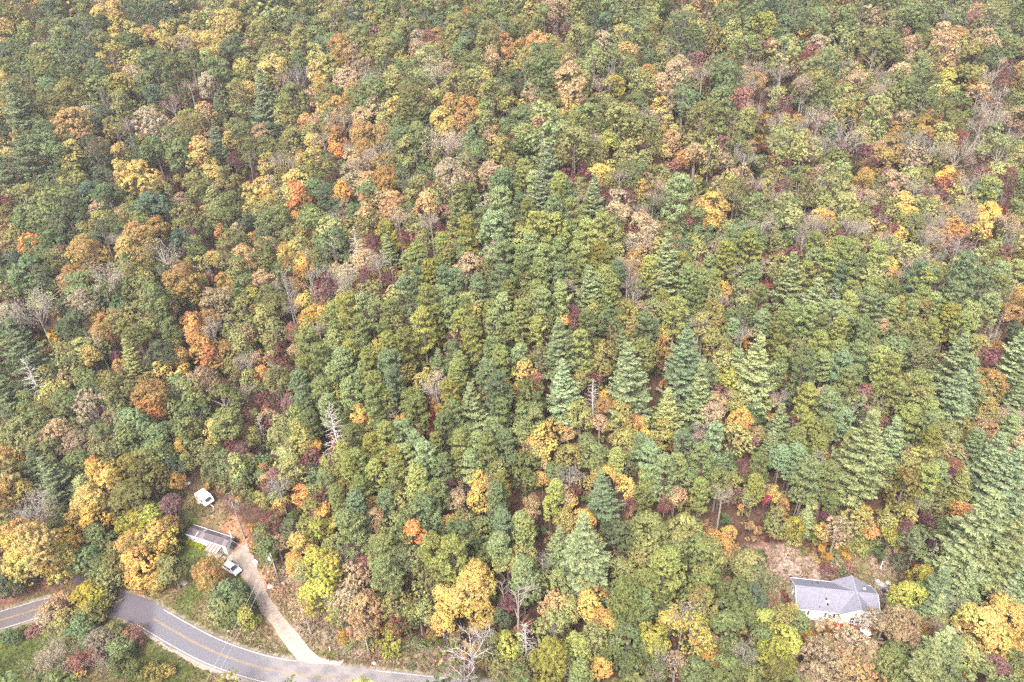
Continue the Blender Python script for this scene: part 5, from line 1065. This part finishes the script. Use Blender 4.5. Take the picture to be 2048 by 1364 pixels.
MB().box((0.55, 0, 0.2), (0.5, 0.4, 0.08), 0, Matrix.Rotation(R(18), 3, 'Y')).build('chute', YPLAS, t)
patio_pad = MB()
pc = at(1650, 1250)
for i in range(4):
    for j in range(3):
        patio_pad.box((pc.x - 1.2 + i * 0.82, pc.y - 0.8 + j * 0.82, pc.z + 0.05), (0.78, 0.78, 0.1))
tag(patio_pad.build('patio_paving', CONC), kind='structure')
# things around the house
def small(name, label, cat, u, v, build, mat, rz=0.0):
    o = build(MB()).build(name, mat, None, at(u, v)); o.rotation_euler.z = rz
    return tag(o, label, cat)
def rock(s, seed):
    def f(m):
        r = random.Random(seed); rings = []
        for z, k in ((-0.1, 0.9), (0.2, 1.0), (0.5, 0.75), (0.68, 0.3)):
            rings.append([(s * k * math.cos(a) * r.uniform(.8, 1.15), s * k * math.sin(a) * r.uniform(.8, 1.15), s * z * r.uniform(.9, 1.1)) for a in (j * math.pi / 4 for j in range(8))])
        return m.loft(rings)
    return f
t = thing('fence_panel', 'white picket fence panel standing in the side yard of the house', 'fence', at(1524, 1192), R(82))
for i in range(17):
    MB().box((-1.92 + i * 0.24, 0, 0.55), (0.19, 0.03, 1.0)).build('picket', TRIM, t)
for z in (0.3, 0.8): MB().box((0, 0.035, z), (4.0, 0.04, 0.08)).build('rail', TRIM, t)
small('marker_post', 'thin white post standing on the bank behind the house', 'post', 1760, 1138, lambda m: m.tube([(0, 0, -0.2), (0.02, 0, 1.0), (0.02, 0, 2.1), (0.02, 0, 2.16)], [0.08, 0.08, 0.08, 0.05], 8), TRIM)
for i, (u, v, s, lb) in enumerate(((1764, 1170, .75, 'largest pale boulder of the rockery beside the grey roof'), (1776, 1166, .55, 'middle-sized grey boulder of the rockery beside the grey roof'), (1756, 1163, .5, 'small dark-edged boulder at the bank end of the rockery'), (1772, 1180, .4, 'smallest boulder of the rockery, by the yellow-green tree'))):
    small('boulder', lb, 'rock', u, v, rock(s, i), ROCK)
t = thing('rain_barrel', 'dark round barrel beside the rockery at the far gable', 'barrel', at(1767, 1184))
MB().loft([[(r * math.cos(a), r * math.sin(a), z) for a in (k * math.pi / 6 for k in range(12))] for r, z in ((.28, 0), (.34, .4), (.28, .85))]).build('body', DARK, t)
MB().loft([[(r * math.cos(a), r * math.sin(a), z) for a in (k * math.pi / 6 for k in range(12))] for r, z in ((.3, .86), (.3, .9))]).build('lid', SHUT, t)
t = thing('garden_bed', 'raised bed of dark red plants against the gable end wall of the house', 'planter', at(1569, 1200), hz)
for s, d in (((-0.9, 0, .2), (0.08, 3.4, .4)), ((0.9, 0, .2), (0.08, 3.4, .4)), ((0, -1.7, .2), (1.8, 0.08, .4)), ((0, 1.7, .2), (1.8, 0.08, .4))):
    MB().box(s, d).build('board', WOOD, t)
V_, Q_, tn_ = BUSH[0]
for k in range(7):
    bo = link('plant', PROTO['small'][k % 4], t, (RNG.uniform(-.4, .4), -1.4 + k * 0.46, .5)); bo.scale = (.11, .11, .10); bo.color = ((0.12, .03, .045, 1), (0.3, .05, .06, 1), (0.16, .17, .07, 1))[k % 3]
t = thing('tarpaulin', 'blue-white tarpaulin draped over a low heap under the trees', 'tarpaulin', at(1444, 1206), R(20))
MB().loft([[(1.5, -.9, 0), (1.5, .9, 0), (-1.5, .9, 0), (-1.5, -.9, 0)], [(1.2, -.7, .7), (1.25, .6, .8), (-1.2, .7, .75), (-1.3, -.65, .6)], [(.6, -.3, 1.0), (.5, .3, 1.1), (-.6, .35, 1.05), (-.7, -.3, .9)]]).build('sheet', BLUET, t, bevel=.05)
MB().tube([(-1.4, -.8, .1), (0, -.95, .15), (1.4, -.8, .1)], .03, 5).build('rope', TRIM, t)

# the small white trailer home
tc_, tl, tw, tz = rect_from_pixels(((388, 1041), (469, 1072), (448, 1093), (364, 1062)), 2.6)
home = thing('trailer_home', 'small white trailer home with weathered dark metal roof in the grassy yard', 'house', tc_, tz)
lx2, ly2 = tl / 2 - 0.12, tw / 2 - 0.15
b = MB().box((0, 0, 1.27), (2 * lx2, 2 * ly2, 2.5))
for s in (-1, 1): b.poly([(s * lx2, -ly2, 2.5), (s * lx2, ly2, 2.5), (s * lx2, 0, 2.98)][::s])
b.build('wall', WHITE, home)
mroof = None
n_p = 9
for i in range(n_p):
    x0 = -tl / 2 + i * tl / n_p
    for s in (-1, 1):
        a = [(x0 + 0.01, 0, 3.12), (x0 + tl / n_p - 0.01, 0, 3.12), (x0 + tl / n_p - 0.01, s * tw / 2, 2.6), (x0 + 0.01, s * tw / 2, 2.6)]
        m = MB(); m.loft([[(p[0], p[1], p[2] - 0.05) for p in a], a][::s]).build('roof_panel', METAL2 if (i * 7 + s) % 5 == 0 else METAL, home)
MB().box((0, 0, 3.13), (tl * 0.98, 0.14, 0.05)).build('ridge_cap', METAL2, home)
slope2 = math.atan2(0.52, tw / 2)
for x, s in ((-2.6, -1), (-1.6, 1)):
    MB().box((x, s * tw / 4 * 1.1, 2.88), (0.12, tw / 2 * 0.8, 0.04), 0, Matrix.Rotation(-s * slope2, 3, 'X')).build('roof_seam', TRIM, home)
for s in (-1, 1):
    MB().box((0, s * (tw / 2 + 0.04), 2.55), (tl, 0.08, 0.12)).build('eave_trim', TRIM, home)
MB().tube([(tl / 2 - 1.0, tw / 2 + 0.25, 0.4), (tl / 2 - 1.0, tw / 2 + 0.25, 3.9)], 0.13, 8).build('flue_pipe', TRIM, home)
MB().tube([(tl / 2 - 0.35, tw / 2 - 0.3, 2.6), (tl / 2 - 0.35, tw / 2 - 0.3, 3.2)], 0.11, 8).build('roof_vent', TRIM, home)
window(home, lx2, 0.2, 1.65, 0.8, 0.8, 1, 0, False, 2)
for x in (-3.4, -0.9): window(home, x, -ly2, 1.6, 0.9, 0.8, shutters=False)
d2 = MB().box((2.7, -ly2 - 0.02, 1.1), (0.85, 0.05, 1.95)).build('door', TRIM, home)
MB().box((3.0, -ly2 - 0.07, 1.1), (0.06, 0.05, 0.12)).build('handle', CHROME, d2)
# lean-to porch with striped rusty sheets
pr = 3.0
for i in range(8):
    x = 1.15 + i * 0.40
    m = MB(); za, zb = 2.44, 2.08
    a = [(x, -ly2 - 0.1, za), (x + 0.37, -ly2 - 0.1, za), (x + 0.37, -ly2 - 1.9, zb), (x, -ly2 - 1.9, zb)]
    m.loft([[(p[0], p[1], p[2] - 0.04) for p in a], a]).build('porch_sheet', PALESHEET if i % 2 else RUST, home)
for x in (1.25, 2.8, 4.25): MB().box((x, -ly2 - 1.75, 1.0), (0.1, 0.1, 2.1)).build('porch_post', WOOD, home)
for i in range(9): MB().box((2.75, -ly2 - 0.15 - i * 0.2, 0.42), (3.2, 0.185, 0.06)).build('porch_plank', WOOD, home)
for i in range(3): MB().box((4.75 + i * 0.3, -ly2 - 1.2, 0.32 - i * 0.11), (0.3, 1.0, 0.1)).build('step', WOOD, home)
for i, (u, v) in enumerate(((380, 1089), (388, 1092.5), (397, 1096), (405, 1099.5))):
    o = link('clipped_shrub', PROTO['fine'][i % 3], None, at(u, v) + Vector((0, 0, 0.6)))
    o.scale = (0.135, 0.135, 0.125); o.rotation_euler.z = i * 1.3; o.color = (0.36, 0.40, 0.02, 1)
    tag(o, f'{("first", "second", "third", "fourth")[i]} yellow-green clipped ball shrub of the row, counted toward the striped porch', 'shrub', 'clipped shrubs before the trailer home')
for i, (u, v, s) in enumerate(((462, 1096, 0.20), (470, 1090, 0.19))):
    o = link('dark_shrub', PROTO['fine'][i], None, at(u, v) + Vector((0, 0, 0.9))); o.scale = (s, s, s * 0.95); o.color = (0.075, 0.055, 0.06, 1)
    tag(o, ('dark purplish shrub at the porch corner of the trailer home', 'dark purplish shrub against the end wall of the trailer home')[i], 'shrub', 'dark shrubs at the trailer home')
tag(MB().box((0, 0, 0.05), (2.6, 0.75, 0.1)).build('stone_slab', CONC, None, at(457, 1117)), 'pale flat stone slab between the porch and the white car', 'slab').rotation_euler.z = R(-25)

# white camper in the upper yard
t = thing('camper', 'small white camper parked on the grass behind the trailer home', 'camper', (at(403, 1000) + at(422, 1010)) / 2, R(-40))
body = MB()
prof = [(-1.9, 0.55), (1.75, 0.55), (2.1, 1.0), (1.95, 1.7), (1.3, 2.45), (-1.7, 2.5), (-2.0, 2.2)]
body.loft([[(x, s * 1.05, z) for x, z in prof] for s in (-1, 1)]).build('body', CARW, t, bevel=0.07)
MB().box((0, 0, 2.53), (2.6, 1.7, 0.06)).build('roof_panel', TRIM, t)
MB().box((-0.2, 0, 2.64), (0.7, 0.6, 0.18)).build('roof_vent', TRIM, t)
for x, w_ in ((-1.1, 0.6), (0.9, 0.7)):
    MB().box((x, -1.07, 1.75), (w_, 0.03, 0.5)).build('side_window', GLASS, t)
MB().box((0.05, -1.075, 1.35), (0.65, 0.03, 1.5)).build('door', TRIM, t)
MB().poly([(2.02, -0.7, 1.72), (2.02, 0.7, 1.72), (1.52, 0.7, 2.27), (1.52, -0.7, 2.27)]).build('end_window', GLASS, t)
for s in (-1, 1):
    wh = MB().tube([(-0.3, s * 0.85, 0.33), (-0.3, s * 1.03, 0.33)], 0.33, 14).build('wheel', DARK, t)
    MB().tube([(-0.3, s * 0.86, 0.33), (-0.3, s * 1.05, 0.33)], 0.18, 10).build('rim', CHROME, wh)
MB().box((2.6, 0, 0.5), (1.1, 0.1, 0.1)).build('tow_bar', TRIM, t)
MB().tube([(3.05, 0, 0.0), (3.05, 0, 0.62)], 0.05, 6).build('jockey_stand', TRIM, t)
o = tag(MB().box((0, 0, 0.30), (0.9, 0.6, 0.06)).box((-.4, 0, .14), (.06, .5, .28)).box((.4, 0, .14), (.06, .5, .28)).build('bench', plain('clay_wood', (0.5, 0.32, 0.24)), None, at(399, 1007)), 'low tan bench on the grass beside the white camper', 'bench')
o.rotation_euler.z = R(-40)
t = thing('fire_pit', 'dark round fire pit in the grass below the camper', 'fire pit', at(424, 1022))
for k in range(10):
    a = k * 0.628
    MB().box((0.62 * math.cos(a), 0.62 * math.sin(a), 0.1), (0.2, 0.36, 0.24), a).build('stone', SHUT, t)
MB().loft([[(0.52 * math.cos(a), 0.52 * math.sin(a), z) for a in (k * math.pi / 5 for k in range(10))] for z in (0.0, 0.06)]).build('ash_bed', BRICK, t)
small('tarp_bundle', 'pale lilac bundle at the shaded far end of the yard', 'bundle', 377, 967, rock(0.6, 21), plain('lilac_sheet', (0.5, 0.5, 0.62), 0.6))

# white car
car = thing('car', 'white hatchback parked beside the gravel driveway', 'car', (at(453, 1132) + at(479, 1150)) / 2 + Vector((0, 0, 0.05)), 0)
pa, pb = at(450, 1130), at(481, 1151)
car.rotation_euler.z = math.atan2(pb.y - pa.y, pb.x - pa.x)
def car_ring(x, hw, z0, z1): return [(x, -hw, z0), (x, -hw - 0.02, (z0 + z1) / 2), (x, -hw + 0.06, z1), (x, hw - 0.06, z1), (x, hw + 0.02, (z0 + z1) / 2), (x, hw, z0)]
MB().loft([car_ring(x, hw, z0, z1) for x, hw, z0, z1 in ((-2.1, .72, .42, .85), (-2.0, .84, .3, 1.0), (-1.0, .88, .25, 1.02), (0.6, .88, .25, 1.0), (1.2, .87, .25, .96), (1.95, .80, .3, .84), (2.15, .66, .4, .7))]).build('body', CARW, car, bevel=0.04)
MB().loft([[(-1.95, -.76, .98), (1.15, -.78, .98), (1.15, .78, .98), (-1.95, .76, .98)], [(-1.65, -.62, 1.48), (0.42, -.64, 1.5), (0.42, .64, 1.5), (-1.65, .62, 1.48)]]).build('roof', CARW, car, bevel=0.05)
def lerp4(a, b_, c, d, k=0.08, off=(0, 0, 0)):
    P4 = [Vector(p) for p in (a, b_, c, d)]; m = sum(P4, Vector()) / 4
    return [p + (m - p) * k + Vector(off) for p in P4]
MB().poly(lerp4((1.15, -.74, 1.0), (1.15, .74, 1.0), (.42, .6, 1.48), (.42, -.6, 1.48), .06, (.035, 0, .03))).build('windscreen', GLASS, car)
MB().poly(lerp4((-1.95, .72, 1.0), (-1.95, -.72, 1.0), (-1.65, -.58, 1.46), (-1.65, .58, 1.46), .08, (-.04, 0, .025))).build('rear_window', GLASS, car)
for s in (-1, 1):
    for x0, x1 in ((-1.75, -.65), (-.55, .85)):
        q = lerp4((x0, s * .775, 1.0), (x1, s * .775, 1.0), (min(x1, .35), s * .655, 1.44), (x0 + .12, s * .655, 1.44), .05, (0, s * .035, .015))
        MB().poly(q[::s]).build('side_window', GLASS, car)
    for x in (-1.3, 1.35):
        wh = MB().tube([(x, s * .70, .32), (x, s * .90, .32)], .32, 16).build('wheel', DARK, car)
        MB().tube([(x, s * .72, .32), (x, s * .91, .32)], .19, 10).build('rim', CHROME, wh)
    MB().box((2.08, s * .52, .66), (.12, .3, .14)).build('headlight', CHROME, car)
    MB().box((-2.1, s * .62, .8), (.06, .2, .22)).build('tail_light', REDDECK, car)
    MB().box((.75, s * .96, 1.02), (.12, .2, .13)).build('mirror', CARW, car)
MB().box((2.16, 0, .5), (.06, .9, .16)).build('grille', DARK, car)
for s in (-1, 1): MB().tube([(-1.4, s * .5, 1.53), (-.6, s * .52, 1.56), (.2, s * .5, 1.54)], .022, 5).build('roof_rail', CHROME, car)

# utility poles and lines
def utility_pole(u, v, h, label, can_side):
    p = at(u, v); t = thing('utility_pole', label, 'utility pole', p)
    MB().tube([(0, 0, -0.3), (0, 0, h * .5), (0, 0, h)], [0.17, 0.14, 0.11], 8).build('pole', POLEW, t, smooth=True)
    can = MB().loft([[(can_side * .36 + r * math.cos(a), -.1 + r * math.sin(a), h - z) for a in (k * math.pi / 6 for k in range(12))] for r, z in ((.2, 1.75), (.27, 1.7), (.27, .95), (.2, .85))]).build('transformer', TRIM, t, smooth=False)
    for dx in (-.09, .09): MB().tube([(can_side * .36 + dx, -.1, h - .86), (can_side * .36 + dx, -.1, h - .62)], .04, 6).build('bushing', DARK, can)
    MB().box((can_side * .14, -.05, h - 1.2), (.3, .1, .1)).build('bracket', CHROME, t)
    ins = MB().tube([(0, 0, h), (0, 0, h + .18), (0, 0, h + .26)], [.05, .08, .03], 8).build('insulator', DARK, t)
    return p + Vector((0, 0, h))
def wire(a, b, sag, label, r=0.022):
    pts_ = [a.lerp(b, i / 14) - Vector((0, 0, sag * 4 * (i / 14) * (1 - i / 14))) for i in range(15)]
    tag(MB().tube(pts_, r, 4).build('power_line', plain('wire', (0.35, 0.35, 0.36), 0.6)), label, 'power line', 'power lines of the driveway pole')
top1 = utility_pole(560, 1166, 8.6, 'pale wooden utility pole with white transformer beside the driveway', -1)
far_ = at(440, 1420) + Vector((0, 0, 8.4))
wire(top1, far_, 0.5, 'higher of two thin power lines running from the driveway pole over the road')
wire(top1 - Vector((0, 0, 1.9)), far_ - Vector((-.2, 0, 1.9)), 0.6, 'lower of two thin power lines running from the driveway pole over the road')
wire(top1 - Vector((0, 0, 1.7)), home.location + Matrix.Rotation(tz, 3, 'Z') @ Vector((tl / 2 - 0.3, 0.4, 3.0)), 0.5, 'service wire running from the driveway pole to the trailer home')
top2 = utility_pole(1852, 1142, 7.6, 'grey utility pole with white transformer among red bushes and pines behind the house', 1)
# loose things in the yard and along the drive
for i, (u, v, s, lb) in enumerate(((386, 1133, .38, 'small pale stone in the lawn between the golden tree and the shrub row'), (369, 1167, .62, 'lilac-grey boulder in the rough grass below the golden yard tree'), (541, 1174, .62, 'white boulder on the red clay below the utility pole'), (748, 1327, .45, 'pale stone in the dry grass beside the road under the lime bush'), (457, 1262, .3, 'small pale stone in the dry verge below the driveway thicket'))):
    small('boulder', lb, 'rock', u, v, rock(s, 40 + i), ROCK)
t = thing('storage_box', 'white box standing at the edge of the gravel near the shrubs', 'box', at(512, 1127), R(-40))
MB().box((0, 0, .28), (1.0, .55, .52)).build('body', TRIM, t, bevel=.03)
MB().box((0, 0, .58), (1.06, .6, .08)).build('lid', TRIM, t)
small('marker_post', 'short white marker post beside the mouth of the gravel driveway', 'post', 661, 1302, lambda m: m.tube([(0, 0, -0.2), (0, 0, .6), (0, 0, 1.15), (0, 0, 1.2)], [.09, .09, .09, .05], 8), TRIM)

# ------------------------------------------------------------------ grass and dry weeds in the clearings
def tufts(n, name, label, palette, test, size):
    P = []
    while len(P) < n:
        x = RNG.uniform(-98, 76, 4000); y = RNG.uniform(58, 116, 4000)
        ok = test(x, y) & (dist_line(x, y, ROAD) > 3.2) & (dist_line(x, y, DRIVE) > 1.9) & (dist_line(x, y, SIDE) > 2.2)
        loc_ = np.stack([x - home.location.x, y - home.location.y]); ok &= np.hypot(*loc_) > 2.0
        P += list(zip(x[ok], y[ok]))
    P = np.array(P[:n]); z = terrain(P[:, 0], P[:, 1])
    hm = np.array([(math.cos(-tz) * (a - tc_.x) - math.sin(-tz) * (b_ - tc_.y), math.sin(-tz) * (a - tc_.x) + math.cos(-tz) * (b_ - tc_.y)) for a, b_ in P])
    hh = np.array([(math.cos(-hz) * (a - hc_.x) - math.sin(-hz) * (b_ - hc_.y), math.sin(-hz) * (a - hc_.x) + math.cos(-hz) * (b_ - hc_.y)) for a, b_ in P])
    k = ~((abs(hm[:, 0]) < tl / 2 + .3) & (abs(hm[:, 1]) < tw / 2 + 2)) & ~((abs(hh[:, 0]) < hl / 2 + .4) & (hh[:, 1] < hw_ / 2 + .5) & (hh[:, 1] > -hw_ / 2 - 3.4))
    P, z = P[k], z[k]; n = len(P); per = 4
    s = RNG.uniform(.5, 1.3, n) * size
    c = np.repeat(np.column_stack([P, z + s * .25]), per, 0) + RNG.normal(size=(n * per, 3)) * np.array([.14, .14, 0.03]) * size * 2
    up = unit(np.array([0, 0, 1.0]) + .6 * RNG.normal(size=(n * per, 3)))
    V, Q = leaf_quads(c, unit(RNG.normal(size=(n * per, 3)) + np.array([0, -.3, .5])), np.repeat(s, per), np.repeat(s, per) * .45, up)
    pal = np.array(palette)[RNG.integers(0, len(palette), n)] * RNG.uniform(.75, 1.25, (n, 1)) * 0.75
    m = mesh_np(name, V, Q, [WOODS], None, {'lobe': RNG.uniform(.3, .7, len(Q)), 'tone': RNG.uniform(.2, .8, len(Q)), 'tint': np.column_stack([np.repeat(pal, per, 0), np.ones(n * per)])})
    tag(link(name, m), label, 'grass', kind='stuff')
tufts(9000, 'grass', 'short grass and weeds of the yard and road verges', [(0.15, 0.17, 0.06), (0.2, 0.19, 0.08), (0.13, 0.16, 0.05), (0.25, 0.2, 0.11)], lambda x, y: in_poly(x, y, YARD), 0.32)
tufts(3500, 'dry_weeds', 'dry straw-coloured weeds on the banks', [(0.36, 0.27, 0.19), (0.33, 0.24, 0.19), (0.42, 0.34, 0.25), (0.24, 0.13, 0.1), (0.2, 0.2, 0.09)], lambda x, y: (in_poly(x, y, YARD) & (x > -56)) | (in_poly(x, y, HOUSE_LOT) & (y > 80)), 0.5)
# ------------------------------------------------------------------ thin autumn haze
hm_ = bpy.data.materials.new('haze'); hm_.use_nodes = True
hn = hm_.node_tree; hn.nodes.remove(hn.nodes['Principled BSDF'])
pv = hn.nodes.new('ShaderNodeVolumePrincipled')
pv.inputs['Color'].default_value = (0.86, 0.90, 0.96, 1)
pv.inputs['Density'].default_value = 0.00022
pv.inputs['Anisotropy'].default_value = 0.2
hn.links.new(pv.outputs[0], hn.nodes['Material Output'].inputs['Volume'])
zlo, zhi = float(GZ.min()) - 1.0, float(max(GZ.max(), CAM_H)) + 40.0
tag(MB().box((0, 900, (zlo + zhi) / 2), (3020, 2620, zhi - zlo)).build('haze', hm_), 'thin pale haze over the whole wooded slope', 'haze', kind='stuff')
